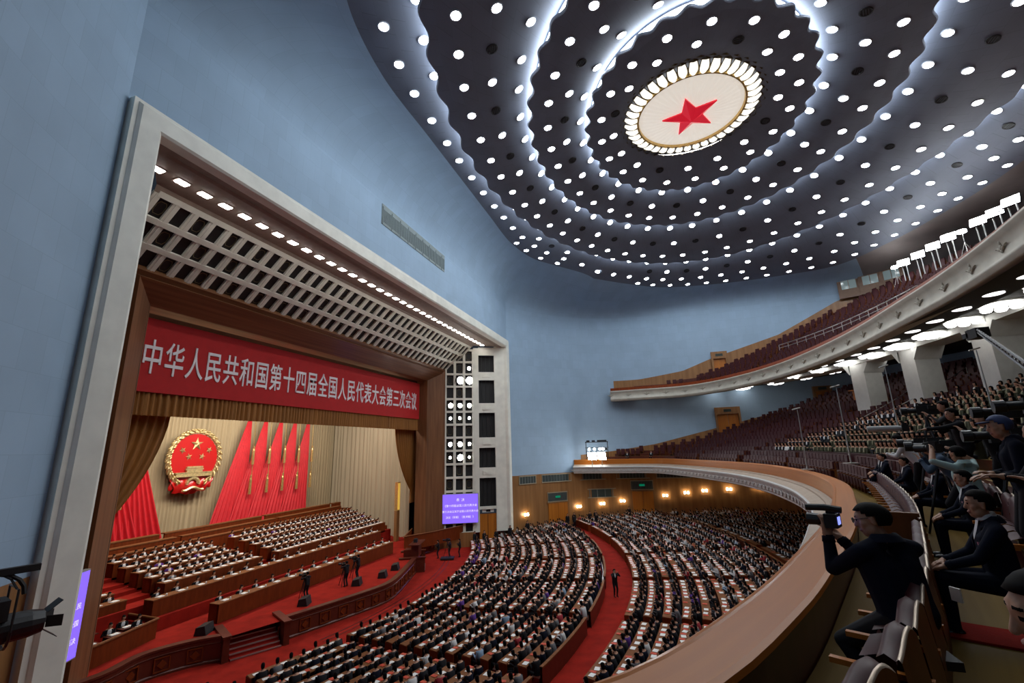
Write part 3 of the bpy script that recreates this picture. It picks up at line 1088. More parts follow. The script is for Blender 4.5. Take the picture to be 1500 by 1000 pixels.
POSES = [seated_small(.06, .12), seated_small(.10, .20), seated_small(.02, .05), seated_small(.0, .02, False)]
POSE_CAP = seated_small(.0, .03, False, True)
SN = list(SUITS)
SP = [.52, .20, .10, .06, .06, .025, .02, .015]
_cache = {}


def person_mesh(suit, pose):
    k = (suit, pose)
    if k not in _cache:
        m = OLIVE if suit == 'olive' else SUITS[suit]
        V, F, Mi = POSE_CAP if pose == 'cap' else POSES[pose]
        _cache[k] = raw_mesh('seated_person', V, F, Mi, [m, SKIN, HAIR, OLIVES if suit == 'olive' else SHIRT, TROUS])
    return _cache[k]


class Crowd:
    """many figures in one mesh"""
    def __init__(s):
        s.V, s.F, s.M, s.n = [], [], [], 0

    def add(s, arr, loc, rz, slot0=0, slots=None, scale=1):
        V, F, Mi = arr
        c, q = cos(rz), sin(rz)
        v = V * scale
        s.V.append(np.c_[v[:, 0] * c - v[:, 1] * q + loc[0], v[:, 0] * q + v[:, 1] * c + loc[1], v[:, 2] + loc[2]])
        s.F.append(F + s.n)
        s.M.append(np.where(Mi == 0, slot0, Mi) if slots is None else np.array(slots)[Mi])
        s.n += len(V)

    def build(s, name, mats, smooth=True):
        if not s.V:
            return None
        o = put(name, raw_mesh(name, np.vstack(s.V), np.vstack(s.F), np.concatenate(s.M), mats, smooth))
        return o


CROWD_MATS = [SUITS[SN[0]], SKIN, HAIR, SHIRT, TROUS] + [SUITS[k] for k in SN[1:]] + [OLIVE]


def crowd_slot(suit):
    return 0 if suit == SN[0] else (len(CROWD_MATS) - 1 if suit == 'olive' else 4 + SN.index(suit))


# ------------------------------------------------------------------ rows of the main floor
ANG = [rad(a) for a in (-37, -28.8, -20.6, -12.4, -4.15, 4.2, 12.5, 20.8, 29, 37)]
BLKN = ['nearest camera wall', 'second from camera wall', 'third from camera wall', 'fourth from camera wall', 'in the middle', 'fourth from far wall', 'third from far wall', 'second from far wall', 'nearest far wall']
LWP = [(-4, 17)] + [tuple(p) for p in LW] + [(x, -y) for x, y in LW[::-1][1:]] + [(-4, -17)]
LWP = [(CX + (np.hypot(x - CX, y) - 1.0) * cos(math.atan2(y, x - CX)), (np.hypot(x - CX, y) - 1.0) * sin(math.atan2(y, x - CX))) for x, y in LWP]
HIDE = [(800, 1080), (890, 1000), (1000, 937), (1100, 877), (1172, 826), (1198, 780), (1203, 750), (1190, 728)]


def hidden(P, m=170):
    """behind the balcony rail or out of frame"""
    x, y, d = px(P)
    if not (-25 < x < 1520 and y < (1090 if m > 50 else 1010)) or d < .5:
        return True
    if y > 728:
        lim = np.interp(y, [q[1] for q in HIDE[::-1]], [q[0] for q in HIDE[::-1]])
        return x > lim + m
    return x > (1300 if m > 50 else 1205)


delegs, papers = [], []
ZONES = [('front section', 37.3, 12, .99), ('middle section', 51.3, 10, .99), ('rear section', 62.2, 12, .99)]
for zn, R0, nr, pitch in ZONES:
    for k in range(nr):
        Rd = R0 + k * pitch
        for b in range(9):
            a0, a1 = ANG[b] + .42 / Rd, ANG[b + 1] - .42 / Rd
            aa = [a for a in np.linspace(a0, a1, 25) if inside((CX + (Rd + .6) * cos(a), (Rd + .6) * sin(a)), LWP)]
            if len(aa) < 5:
                continue
            a0, a1 = aa[0], aa[-1]
            if all(hidden((CX + Rd * cos(a), Rd * sin(a), floor_z(Rd) + .8)) for a in np.linspace(a0, a1, 7)):
                continue
            z = floor_z(Rd)
            A = np.linspace(a0, a1, 12)
            root = empty('desk_row', (CX + Rd * cos((a0 + a1) / 2), Rd * sin((a0 + a1) / 2), z), 0, 'curved wooden desk, %s row of %s, block %s' % (ORD[k], zn, BLKN[b]), 'desk')
            o3 = np.array(root.location)

            def arc(r, zz):
                return [(CX + r * cos(a) - o3[0], r * sin(a) - o3[1], zz) for a in A]
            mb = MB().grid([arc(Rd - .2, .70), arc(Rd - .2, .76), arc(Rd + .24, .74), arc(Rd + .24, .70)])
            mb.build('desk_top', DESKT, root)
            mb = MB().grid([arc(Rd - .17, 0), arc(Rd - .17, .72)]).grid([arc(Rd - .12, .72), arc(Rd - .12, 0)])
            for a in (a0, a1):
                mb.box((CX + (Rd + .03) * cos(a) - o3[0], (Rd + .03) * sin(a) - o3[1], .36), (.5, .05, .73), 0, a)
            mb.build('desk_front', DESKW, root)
            mb = MB().grid([arc(Rd + .48, .40), arc(Rd + .48, .45), arc(Rd + .86, .44), arc(Rd + .86, .02)])
            mb.build('bench_seat', DARKRW, root)
            cnt = max(1, int((a1 - a0) * (Rd + .6) / .60))
            for q in range(cnt):
                a = a0 + (q + .5) / cnt * (a1 - a0)
                rj = Rd + .62 + rng.normal(0, .02)
                P = (CX + rj * cos(a), rj * sin(a), z)
                if hidden((P[0], P[1], z + 1.2)):
                    continue
                suit = SN[rng.choice(8, p=SP)]
                if R0 == 37.3 and k == 0 and b >= 5 and rng.random() < .35:
                    suit = 'purple jacket'
                if rng.random() < .97:
                    delegs.append((math.dist(P, EYE), P, a + PI + rng.normal(0, .22), suit, int(rng.choice(3)), zn, k, b))
                pr = 0.85 if R0 < 60 else .5
                if rng.random() < pr:
                    rp = Rd + .02 + rng.normal(0, .03)
                    papers.append((math.dist(P, EYE), (CX + rp * cos(a), rp * sin(a), z + .765), a + rng.normal(0, .12), 'white', zn, k, b))
                if rng.random() < (.55 if R0 < 60 else .15):
                    ap = a + .26 / Rd
                    rp = Rd - .02 + rng.normal(0, .03)
                    papers.append((math.dist(P, EYE), (CX + rp * cos(ap), rp * sin(ap), z + .77), a + rng.normal(0, .2), 'red', zn, k, b))
# red wood parapets behind the sections
for nm, R, lab in (('parapet', 49.1, 'low red parapet behind the front section'), ('parapet', 61.1, 'tall dark red parapet between middle and rear section')):
    for b in range(9):
        a0, a1 = ANG[b] + .45 / R, ANG[b + 1] - .45 / R
        aa = [a for a in np.linspace(a0, a1, 25) if inside((CX + R * cos(a), R * sin(a)), LWP)]
        if len(aa) < 5 or all(hidden((CX + R * cos(a), R * sin(a), floor_z(R) + .9)) for a in aa):
            continue
        A = np.linspace(aa[0], aa[-1], 14)
        h = .82 if R < 55 else 1.05
        z = floor_z(R)
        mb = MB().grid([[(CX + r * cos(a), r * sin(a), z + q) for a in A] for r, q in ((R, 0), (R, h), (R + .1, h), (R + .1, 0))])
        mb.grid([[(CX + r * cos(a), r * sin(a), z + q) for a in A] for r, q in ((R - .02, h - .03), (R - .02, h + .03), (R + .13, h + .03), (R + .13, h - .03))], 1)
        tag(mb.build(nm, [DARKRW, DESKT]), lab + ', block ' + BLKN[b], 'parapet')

delegs.sort(key=lambda t: (hidden((t[1][0], t[1][1], t[1][2] + 1.2), 5), t[0]))
papers.sort(key=lambda t: (hidden(t[1], 5), t[0]))
crowd = Crowd()
for i, (d, P, rz, suit, pose, zn, k, b) in enumerate(delegs):
    if i < 300:
        o = put('seated_delegate', person_mesh(suit, pose), None, P, rz)
        o.scale = (1, 1, rng.uniform(.94, 1.05))
        tag(o, 'delegate in %s, %s row of %s, block %s' % (suit, ORD[k], zn, BLKN[b]), 'person', 'delegates in %s, row %d of the %s, block %s' % (suit, k + 1, zn, BLKN[b]))
    else:
        crowd.add(POSES[pose], P, rz, crowd_slot(suit), None, rng.uniform(.94, 1.06))
tag(crowd.build('seated_crowd', CROWD_MATS), 'mass of delegates in dark suits filling the desks of the main floor', 'people', None, 'stuff')
pw = MB()
pw.add([(-.11, -.15, 0), (.11, -.15, 0), (.11, 0, .006), (-.11, 0, .006), (.11, .15, 0), (-.11, .15, 0)], [(0, 1, 2, 3), (3, 2, 4, 5)])
pw.box((0, 0, -.003), (.23, .31, .006))
ME_PW = pw.mesh('open_paper', PAPER)
pr_ = MB().box((0, 0, 0), (.26, .19, .012)).box((0, .0, .008), (.2, .13, .004))
ME_PR = pr_.mesh('red_booklet', REDP)
qW = (np.array([(-.125, -.18, 0), (.125, -.18, 0), (.125, .18, .004), (-.125, .18, .004)]), np.array([(0, 1, 2, 3)]), np.array([0]))
qR = (np.array([(-.13, -.1, 0), (.13, -.1, 0), (.13, .1, .004), (-.13, .1, .004)]), np.array([(0, 1, 2, 3)]), np.array([0]))
cw, crd, nw, nr_ = Crowd(), Crowd(), 0, 0
for d, P, rz, kind, zn, k, b in papers:
    if kind == 'white':
        nw += 1
        if nw <= 260:
            tag(put('open_paper', ME_PW, None, P, rz), 'open white paper, %s desk row of %s, block %s' % (ORD[k], zn, BLKN[b]), 'paper', 'papers on row %d of the %s, block %s' % (k + 1, zn, BLKN[b]))
        else:
            cw.add(qW, P, rz)
    else:
        nr_ += 1
        if nr_ <= 120:
            tag(put('red_booklet', ME_PR, None, P, rz), 'red booklet, %s desk row of %s, block %s' % (ORD[k], zn, BLKN[b]), 'booklet', 'booklets on row %d of the %s, block %s' % (k + 1, zn, BLKN[b]))
        else:
            crd.add(qR, P, rz)
tag(cw.build('scattered_papers', [PAPER], False), 'white papers spread over the farther desks of the main floor', 'papers', None, 'stuff')
tag(crd.build('scattered_booklets', [REDP], False), 'red booklets spread over the farther desks of the main floor', 'booklets', None, 'stuff')

# ------------------------------------------------------------------ presidium desks and members on the stage
MUG = MB().lathe([(.001, 0), (.04, 0), (.045, .1), (.03, .13), (.001, .14)], n=8).mesh('white_cup', PAPER)


def presid_row(x, y0, y1, ztop, lab, wide=.62, people=True, cups=False, h=1.0):
    root = empty('presidium_desk', (x, (y0 + y1) / 2, ztop - h), 0, 'red brown presidium desk, ' + lab, 'desk')
    L = y1 - y0
    MB().box((0, 0, h / 2), (.12, L, h)).box((-.35, -L / 2 + .05, h / 2), (.7, .1, h)).box((-.35, L / 2 - .05, h / 2), (.7, .1, h)).build('desk_front', DESKW, root)
    MB().box((-.3, 0, h), (.75, L + .06, .05)).build('desk_top', DESKT, root)
    if people:
        # a white cloth strip of papers along the top
        n_ = int(L / wide)
        for q in range(n_):
            y = y0 + (q + .5) * L / n_
            if not in_view((x, y, ztop), 5):
                continue
            suit = 'black suit' if rng.random() < .8 else ['navy suit', 'charcoal suit', 'grey jacket', 'purple jacket'][rng.integers(4)]
            if rng.random() < .95:
                o = put('presidium_member', person_mesh(suit, int(rng.integers(3))), None, (x - .78 + rng.normal(0, .02), y, ztop - .82), rng.normal(0, .1))
                tag(o, 'presidium member in %s, %s' % (suit, lab), 'person', 'members in %s, %s' % (suit, lab))
            o = put('paper_stack', ME_PST, None, (x - .28, y + rng.normal(0, .04), ztop + .035), rng.normal(0, .1))
            tag(o, 'white papers on the presidium desk, ' + lab, 'paper', 'papers, ' + lab)
            if cups and rng.random() < .8:
                o = put('white_cup', MUG, None, (x - .12, y + .22, ztop + .027))
                tag(o, 'white lidded cup on the presidium desk, ' + lab, 'cup', 'cups, ' + lab)


ME_PST = MB().box((0, 0, 0), (.3, .42, .02)).box((.02, -.05, .02), (.22, .3, .02), rz=.2).mesh('paper_stack', PAPER)
presid_row(-7.6, -9, 9, .62, 'front row on the stage', 1.28, True, True)
presid_row(-10.3, -10.9, 10.9, 1.18, 'second row on the stage', 1.15, True, True, 1.1)
for k in range(5):
    x, zt = -11.5 - 1.12 * k, 1.62 + .23 * k
    for y0, y1, nm in ((-9.5 - .05 * k, -2.5 - .2 * k, 'near block'), (-.9 - .05 * k, 13.4 + .3 * k, 'far block')):
        presid_row(x, y0, y1, zt, '%s row of the %s behind' % (ORD[k], nm), .62, True, False, .95)
    if k < 3:
        presid_row(x - .2, -14.0, -11.4, zt - .35, '%s row of the small near side block' % ORD[k], .75, True, False, .95)
    mb = MB().box((x - .5, 0, (zt - .82 - .4) / 2), (1.12, 29, zt - .82 + .4))
    struct(mb.build('floor_tier', CARPET))
mb = MB().box((-10.6, 0, -.05), (1.3, 23, .7))
struct(mb.build('floor_tier', CARPET))
for k, (x, z0, y0, y1) in enumerate([(-17.5, 2.75, -13, 14.5), (-18.7, 3.0, -13, 15.5), (-19.9, 3.25, -13.5, 16.5)]):
    for y in np.arange(y0, y1, 9.5):
        ye = min(y + 9.1, y1)
        mb = MB().box((x, (y + ye) / 2, z0 / 2 - .2), (.15, ye - y, z0 + .4)).box((x - .15, (y + ye) / 2, z0), (.5, ye - y, .07), 1)
        tag(mb.build('empty_tier_desk', [DESKW, DESKT]), 'empty red wood tier desk before the backdrop curtain, %s tier, %s length' % (ORD[k], ORD[int((y - y0) / 9.5)]), 'desk')
mb = MB()
for x0, x1, y, zt in ((-12, -17.5, 12.2, 1.9), (-17.5, -21, 15.6, 2.6)):
    pass
for i in range(6):
    mb.box((-12.4 - 1.25 * i, 14.2 + .35 * i, (1.0 + .3 * i) / 2 - .2), (1.3, .15, 1.8 + .3 * i))
tag(mb.build('tier_side_panel', DESKW), 'stepped red wood side panel closing the far end of the presidium tiers', 'panel')
# walled corner at the near side of the stage
mb = MB()
mb.tube([(-8.0, -16.5, .55), (-8.2, -14.6, .55), (-9.0, -11.4, .55), (-11.6, -11.3, .55)], .07, 8, 1)
for a, b in (((-8.0, -16.5), (-8.2, -14.6)), ((-8.2, -14.6), (-9.0, -11.4)), ((-9.0, -11.4), (-11.6, -11.3))):
    mb.add([(a[0], a[1], -.4), (b[0], b[1], -.4), (b[0], b[1], .55), (a[0], a[1], .55)], [(0, 1, 2, 3)])
tag(mb.build('corner_parapet', [DESKW, DESKT]), 'low wooden parapet round the recording corner at the near side of the stage', 'parapet')
for i, (x, y) in enumerate([(-9.6, -14.4), (-9.9, -13.2), (-10.4, -12.3), (-9.8, -12.0), (-11.2, -13.6)]):
    o = put('recorder', person_mesh('black suit', i % 2), None, (x, y, -.4), .2 * i - .5)
    tag(o, 'clerk in a black suit writing inside the wooden corner parapet, %s from the front' % ORD[i], 'person')
    tag(put('paper_stack', ME_PST, None, (x + .45, y, .38)), 'papers on the small table before the %s clerk in the wooden corner' % ORD[i], 'paper')
    tag(MB().box((0, 0, .35), (.5, .7, .04)).box((0, 0, .17), (.1, .5, .34)).build('small_table', DARKRW, None, False, (x + .45, y, 0)), 'small dark table before the %s clerk in the wooden corner' % ORD[i], 'table')
# low wooden apron and lectern at the far end of the stage
mb = MB()
for a, b in (((-9.3, 15.4), (-7.6, 11.0)), ((-7.6, 11.0), (-6.0, 14.0)), ((-6.0, 14.0), (-4.0, 19.5))):
    mb.add([(a[0], a[1], -.6), (b[0], b[1], -.6), (b[0], b[1], .7), (a[0], a[1], .7)], [(0, 1, 2, 3)])
    mb.tube([(a[0], a[1], .72), (b[0], b[1], .72)], .06, 6, 1)
tag(mb.build('far_apron', [DESKW, DESKT]), 'folded low wooden apron at the far end of the stage beside the dark wood frame', 'parapet')
lec = empty('lectern', (-4.8, 8.6, -.4), .3, 'wide dark red lectern with a flat top at the far edge of the stage', 'lectern')
MB().box((0, 0, .55), (.7, 1.2, 1.1), taper=.95).box((-.6, 0, .3), (.9, 1.0, .6)).build('lectern_body', DARKRW, lec)
MB().box((.05, 0, 1.13), (1.0, 2.6, .07)).build('lectern_top', DARKRW, lec)
MB().box((-.1, .1, 1.3), (.3, .5, .28)).build('monitor', BLACK, lec)
MB().tube([(.1, -.3, 1.15), (.1, -.3, 1.5), (-.05, -.3, 1.62)], .012, 6).build('microphone', BLACKG, lec)
WEDGE = MB()
WEDGE.add([(-.32, -.42, 0), (.32, -.42, 0), (.2, -.42, .48), (-.25, -.42, .4), (-.32, .42, 0), (.32, .42, 0), (.2, .42, .48), (-.25, .42, .4)], [(0, 1, 2, 3), (7, 6, 5, 4), (0, 4, 5, 1), (1, 5, 6, 2), (2, 6, 7, 3), (3, 7, 4, 0)])
ME_W = WEDGE.mesh('floor_monitor', BLACK)
for x, y, l in ((-7.0, -10.2, 'beside the near stage steps'), (-5.0, -5.0, 'at the feet of the first stage cameraman'), (-4.4, -.5, 'at the feet of the second stage cameraman'), (-3.7, 1.7, 'alone on the red stage, fourth from the near steps'), (-4.0, 3.9, 'on the red stage next to the far lectern')):
    tag(put('floor_monitor', ME_W, None, (x, y, -.4), .4), 'black wedge floor monitor ' + l, 'loudspeaker')
yl = MB()
yl.box((0, 0, 4.6), (.35, .5, 3.0), 0).box((0, 0, 1.4), (.35, .5, 3.4), 1).box((.2, 0, 4.6), (.05, .35, 2.8), 2)
tag(yl.build('side_light_mast', [GILT, DADO, mat('yellow_lamp_glass', (.9, .6, .1), .4, emit=(1, .6, .1), es=.35)], None, False, (-10.6, 14.3, -.4)), 'tall yellow light mast standing at the far edge of the stage opening', 'light')

# ------------------------------------------------------------------ balcony where the camera stands
TOP = 7.72                                    # rail top before rail_dz
FLOOR0, PITCHB, RISE = 6.92, .95, .34


def bal_floor(k):
    return FLOOR0 if k == 0 else 7.22 + RISE * (k - 1)


HP = [tuple(p) for p in UW] + [(x, -y) for x, y in UW[::-1][1:]]
rail = empty('balcony_rail', (24.7, 0, 6.5), 0, 'broad polished wooden balcony rail with beige ledge and white ornamented fascia', 'balcony rail')
T3 = np.array(rail.location)
RL = RAIL - T3[:2]


def rz_(p):
    return rail_dz(p + T3[:2]) - 6.5


mb = MB(); sweep(mb, RL, [(-.02, TOP - .62), (-.03, TOP - .02), (0, TOP), (.04, TOP + .012), (.06, TOP), (.42, TOP), (.47, TOP - .015), (.48, TOP - .06)], 0, rz_)
mb.build('rail_top', RAILW, rail)
mb = MB(); sweep(mb, RL, [(.46, TOP - .05), (.40, TOP - .06), (.38, TOP - .85)], 0, rz_)
mb.build('rail_back', DARKRW, rail)
mb = MB(); sweep(mb, RL, [(-.70, TOP - .84), (-.5, TOP - .76), (-.3, TOP - .70), (-.28, TOP - .64), (-.16, TOP - .63), (-.14, TOP - .66), (-.02, TOP - .61)], 0, rz_)
mb.build('ledge', LEDGE, rail)
FASC = tiled('fascia_plaster', (.62, .62, .60), 1, 1.1, .55, .02, .8, .05, .6)
mb = MB(); sweep(mb, RL, [(.2, TOP - 1.75), (-.42, TOP - 1.72), (-.50, TOP - 1.66), (-.50, TOP - 1.58), (-.56, TOP - 1.5), (-.60, TOP - 1.2), (-.66, TOP - 1.08), (-.73, TOP - 1.0), (-.75, TOP - .90), (-.69, TOP - .83)], 0, rz_)
mb.build('fascia', FASC, rail)
RELIEF = mat('fascia_relief', (.50, .50, .48), .6)


def relief(P, o, z, zf, step, sc, parent, m, name='relief_pattern'):
    """rows of leaf rosettes standing proud of a fascia"""
    mb = MB()
    Q = resample(P, step)
    N = normals(Q)
    for i, (p, q) in enumerate(zip(Q, N)):
        if not in_view((p[0] + parent.location.x, p[1] + parent.location.y, z + parent.location.z), 30):
            continue
        a = math.atan2(q[1], q[0])
        Rm = Matrix.Rotation(a, 3, 'Z')
        c = Vector((p[0] + q[0] * o, p[1] + q[1] * o, z + (zf(p) if zf else 0)))
        for ly, lz, w, h, rt in ((0, 0, .09, .13, 0), (-.14, -.05, .06, .15, .9), (.14, -.05, .06, .15, -.9), (0, .18, .06, .12, 0), (-.3, .02, .04, .12, 1.3), (.3, .02, .04, .12, -1.3), (0, -.17, .05, .08, 0)):
            mb.ball(c + Rm @ Vector((0, ly * sc, lz * sc)), (.05 * sc, w * sc, h * sc), 6, 4, 0, Rm @ Matrix.Rotation(rt, 3, 'X'))
    mb.build(name, m, parent, True)


relief(RL, -.60, TOP - 1.3, rz_, .85, .9, rail, RELIEF)
mb = MB(); sweep(mb, RL, [(-.4, 6.0), (1.5, 6.02), (14, 6.6)], 0)
for v in range(len(mb.v)):
    mb.v[v] = (mb.v[v][0] + T3[0], mb.v[v][1] + T3[1], mb.v[v][2] + (.0))
struct(mb.build('balcony_soffit', SOFF))

# stepped floor of the balcony
mb = MB()
edges = [(.40, bal_floor(0)), (1.32, bal_floor(0))]
for k in range(1, 27):
    edges += [(1.32 + PITCHB * (k - 1), bal_floor(k)), (1.32 + PITCHB * k, bal_floor(k))]
N_ = normals(RAIL)
S_ = np.r_[0, np.cumsum(np.hypot(*np.diff(RAIL, axis=0).T))]
for (oa, za), (ob, zb) in zip(edges[:-1], edges[1:]):
    for i in range(len(RAIL) - 1):
        pa, pb = RAIL[i] + N_[i] * oa, RAIL[i + 1] + N_[i + 1] * oa
        qa, qb = RAIL[i] + N_[i] * ob, RAIL[i + 1] + N_[i + 1] * ob
        if not (inside((pa + qb) / 2, HP)):
            continue
        if (pb - pa) @ (RAIL[i + 1] - RAIL[i]) <= 0:
            continue
        mb.add([(*pa, za), (*pb, za), (*qb, zb), (*qa, zb)], [(0, 1, 2, 3)], 1 if oa == ob else 0, [(S_[i], oa), (S_[i + 1], oa), (S_[i + 1], ob + .01), (S_[i], ob + .01)])
struct(mb.build('floor_balcony', [PLANK, DARKRW]))


def bal_pt(s, o):
    """point at arc length s along the rail and offset o behind it, with heading towards the hall"""
    x, y = np.interp(s, S_, RAIL[:, 0]), np.interp(s, S_, RAIL[:, 1])
    nx, ny = np.interp(s, S_, N_[:, 0]), np.interp(s, S_, N_[:, 1])
    l = math.hypot(nx, ny)
    return x + nx / l * o, y + ny / l * o, math.atan2(-ny, -nx)


def s_at_y(y):
    i = np.argmin(np.abs(RAIL[:, 1] - y) + (RAIL[:, 0] < 15) * 100)
    return S_[i]


# tip-up seats of the near rows, facing +x locally; built once with their parts
def seat_parts():
    P = []
    mb = MB()
    rows = []
    for t in np.linspace(0, 1, 9):            # tipped-up padded seat
        z = .22 + .44 * t
        x = .02 + .10 * t
        rows.append([(x + .10 * sin(PI * (u * .9 + .05)) ** .5 * (1 if 0 < t < 1 else .6), (u - .5) * .47, z) for u in np.linspace(0, 1, 9)])
    mb.grid(rows)
    rows = [[(x_ - .0, (u - .5) * .47, .66 + .035 * sin(PI * v)) for u in np.linspace(0, 1, 5)] for v, x_ in ((0, .0), (.5, .1), (1, .2))]
    mb.grid(rows)
    P.append(('seat_pad', mb.mesh('seat_pad', MAROON, True)))
    mb = MB()
    rows = []
    for u in np.linspace(0, 1, 13):           # rolled back with a wavy crest
        y = (u - .5) * .54
        top = .93 + .06 * sin(PI * u) + .02 * sin(2 * PI * u)
        rows.append([(-.02, y, .45), (.0, y, .6), (-.02, y, top - .12), (-.03, y, top - .03), (-.07, y, top), (-.12, y, top - .03)])
    mb.grid(rows)
    P.append(('backrest', mb.mesh('backrest', MAROON, True)))
    mb = MB()
    rows = []
    for u in np.linspace(0, 1, 13):
        y = (u - .5) * .54
        top = .93 + .06 * sin(PI * u) + .02 * sin(2 * PI * u)
        rows.append([(-.118, y, top - .027), (-.13, y, top - .012), (-.143, y, top - .03)])
    mb.grid(rows)
    P.append(('brass_edge', mb.mesh('brass_edge', BRASS, True)))
    mb = MB()
    rows = []
    for u in np.linspace(0, 1, 13):
        y = (u - .5) * .54
        top = .93 + .06 * sin(PI * u) + .02 * sin(2 * PI * u)
        rows.append([(-.143, y, top - .03), (-.18, y, .5), (-.17, y, .12), (-.10, y, .12)])
    mb.grid(rows)
    P.append(('back_shell', mb.mesh('back_shell', SEATWD, True)))
    mb = MB()
    mb.box((.09, .29, .62), (.54, .05, .035), 0).box((-.08, .29, .32), (.1, .04, .62), 1).box((.17, .29, .60), (.06, .055, .05), 0)
    P.append(('armrest', mb.mesh('armrest', [RAILW, DARKRW])))
    return P


SEATP = seat_parts()


def flip_seat(loc, rz, label, group):
    r = empty('tip_up_chair', loc, rz, label, 'seat', group)
    for n, me in SEATP:
        put(n, me, r)
    return r


sb = MB()                                     # the same seat for farther rows, one mesh
sb.box((.05, 0, .45), (.12, .44, .42), 0).box((-.06, 0, .70), (.09, .5, .5), 0, ry=-.06).box((-.13, 0, .55), (.05, .52, .78), 1).box((-.1, 0, .965), (.13, .5, .05), 0).box((-.165, 0, .97), (.02, .5, .03), 2).box((.0, .28, .6), (.4, .05, .04), 1).box((-.09, .28, .3), (.1, .04, .6), 1)
ME_SEAT = sb.mesh('balcony_chair', [MAROON, SEATWD, BRASS])
sf = np.array(sb.v), np.array([f for f in sb.f]), np.array(sb.m)

s0 = s_at_y(-26.9)
# first row: from beside the camera to the end panel, then on along the bend
RW = .56
for i in range(34):
    s = s0 - 2.2 + i * RW
    if i == 13:
        x, y, a = bal_pt(s, 1.05)
        tag(MB().box((0, 0, .5), (.55, .06, 1.0)).box((0, 0, 1.0), (.6, .09, .05)).build('row_end_panel', SEATWD, None, False, (x, y, FLOOR0), a), 'wooden end panel between two stretches of first row seats behind the rail', 'panel')
        continue
    x, y, a = bal_pt(s, 1.22)
    if in_view((x, y, FLOOR0 + 1), 80):
        flip_seat((x, y, FLOOR0), a, 'maroon tip-up seat in first row behind the rail, %s' % ('before the wooden end panel' if i < 13 else 'beyond the wooden end panel'), 'first row tip-up seats ' + ('near' if i < 13 else 'beyond the panel'))
# second row: the stretch behind the wooden aisle floor and on past the attendants
occupied = []
for i in range(40):
    s = s0 - .6 + i * RW
    if 3.4 < i < 6.5:
        continue
    x, y, a = bal_pt(s, 2.25)
    if in_view((x, y, 8.3), 60) and i < 26 and i not in (7, 12, 16, 21):
        flip_seat((x, y, bal_floor(1)), a, 'maroon tip-up seat in the second row, %s' % ('at the wooden aisle floor on the right edge' if i < 4 else 'along the line of attendants'), 'second row tip-up seats ' + ('near' if i < 4 else 'far'))

uni_n, seat_n = 0, 0
bal_crowd, seat_crowd = Crowd(), Crowd()
todo_u, todo_s = [], []
for k in range(0, 25):
    o = 1.32 + PITCHB * k - (.35 if k else .1)
    z = bal_floor(k)
    sb0 = [s0 + 32 * RW, s0 + 26 * RW, s_at_y(-8)][k] if k < 3 else s_at_y(-12 - .2 * k)
    for s in np.arange(sb0, S_[-1] - (1 if k > 1 else 12), .58):
        x, y, a = bal_pt(s, o)
        if not inside((x + .6 * cos(a) * -1, y - .6 * sin(a)), HP) or y > 33.2 or not in_view((x, y, z + 1.1), 10):
            continue
        if abs(s - np.round(s / 9) * 9) < .45:
            continue
        if any(abs(x - q[0]) < 1.7 and abs(y - q[1]) < 1.6 for q in ((35.6, 16.4), (36.9, 10.4), (37.5, 3.0), (37.2, -4.5))):
            continue
        full = y < 12.5 - .5 * k if k < 9 else y < 13 - .5 * k
        if 2 <= k <= 24 and full:
            if rng.random() < .96:
                cat = 'olive' if (k < 12 and y < 9 - .55 * k) else ('dark' if rng.random() < .8 else 'mix')
                todo_u.append((math.dist((x, y, z), EYE), (x, y, z), a + rng.normal(0, .12), cat, k))
        elif True:
            todo_s.append((math.dist((x, y, z), EYE), (x, y, z), a, k))
ss = np.linspace(s_at_y(-13), s_at_y(14), 40)
mb = MB()
pp = [bal_pt(q, 1.32 + PITCHB * 1 + .12) for q in ss]
mb.grid([[(p[0] + cos(p[2]) * -d, p[1] - sin(p[2]) * d, bal_floor(2) + z) for p in pp] for d, z in ((0, -.3), (0, .72), (-.02, .74), (.08, .74), (.08, -.0))])
tag(mb.build('row_barrier', MAROON), 'long curved maroon barrier in front of the first row of olive uniforms', 'barrier')
todo_u.sort(key=lambda t: t[0])
for i, (d, P, a, cat, k) in enumerate(todo_u):
    suit = 'olive' if cat == 'olive' else ('black suit' if cat == 'dark' else SN[rng.choice(8, p=SP)])
    if i < 300:
        if suit == 'olive':
            tag(put('uniformed_delegate', person_mesh('olive', 3), None, P, a), 'seated delegate in an olive uniform, %s balcony row' % ORD[k], 'person', 'olive uniforms in balcony row %d' % (k + 1))
        else:
            tag(put('balcony_guest', person_mesh(suit, 3), None, P, a), 'seated guest in %s on the %s balcony row' % (('a ' if suit[0] not in 'aeiou' else 'an ') + suit, ORD[k]), 'person', '%s guests in balcony row %d' % (suit, k + 1))
    else:
        bal_crowd.add(POSES[3], P, a, crowd_slot(suit))
tag(bal_crowd.build('balcony_crowd', CROWD_MATS), 'mass of seated guests on the upper rows of the balcony', 'people', None, 'stuff')
todo_s.sort(key=lambda t: t[0])
for i, (d, P, a, k) in enumerate(todo_s):
    if i < 290:
        tag(put('balcony_chair', ME_SEAT, None, P, a), 'empty maroon seat on the %s balcony row' % ORD[k], 'seat', 'empty seats in balcony row %d' % (k + 1))
    else:
        seat_crowd.add(sf, P, a, 0)
tag(seat_crowd.build('far_balcony_seats', [MAROON, SEATWD, BRASS], False), 'many rows of empty maroon seats on the far side of the balcony', 'seats', None, 'stuff')

# ------------------------------------------------------------------ upper gallery
gal = empty('gallery_rail', (31.5, 0, 15), 0, 'cream fascia with leaf ornament along the front of the upper gallery', 'balcony rail')
GL_ = GAL - np.array([31.5, 0])
GF = mat('gallery_fascia_plaster', (.48, .46, .39), .55, noise=.12, nscale=1.5)
def gz(p):
    return -.011 * p[1]


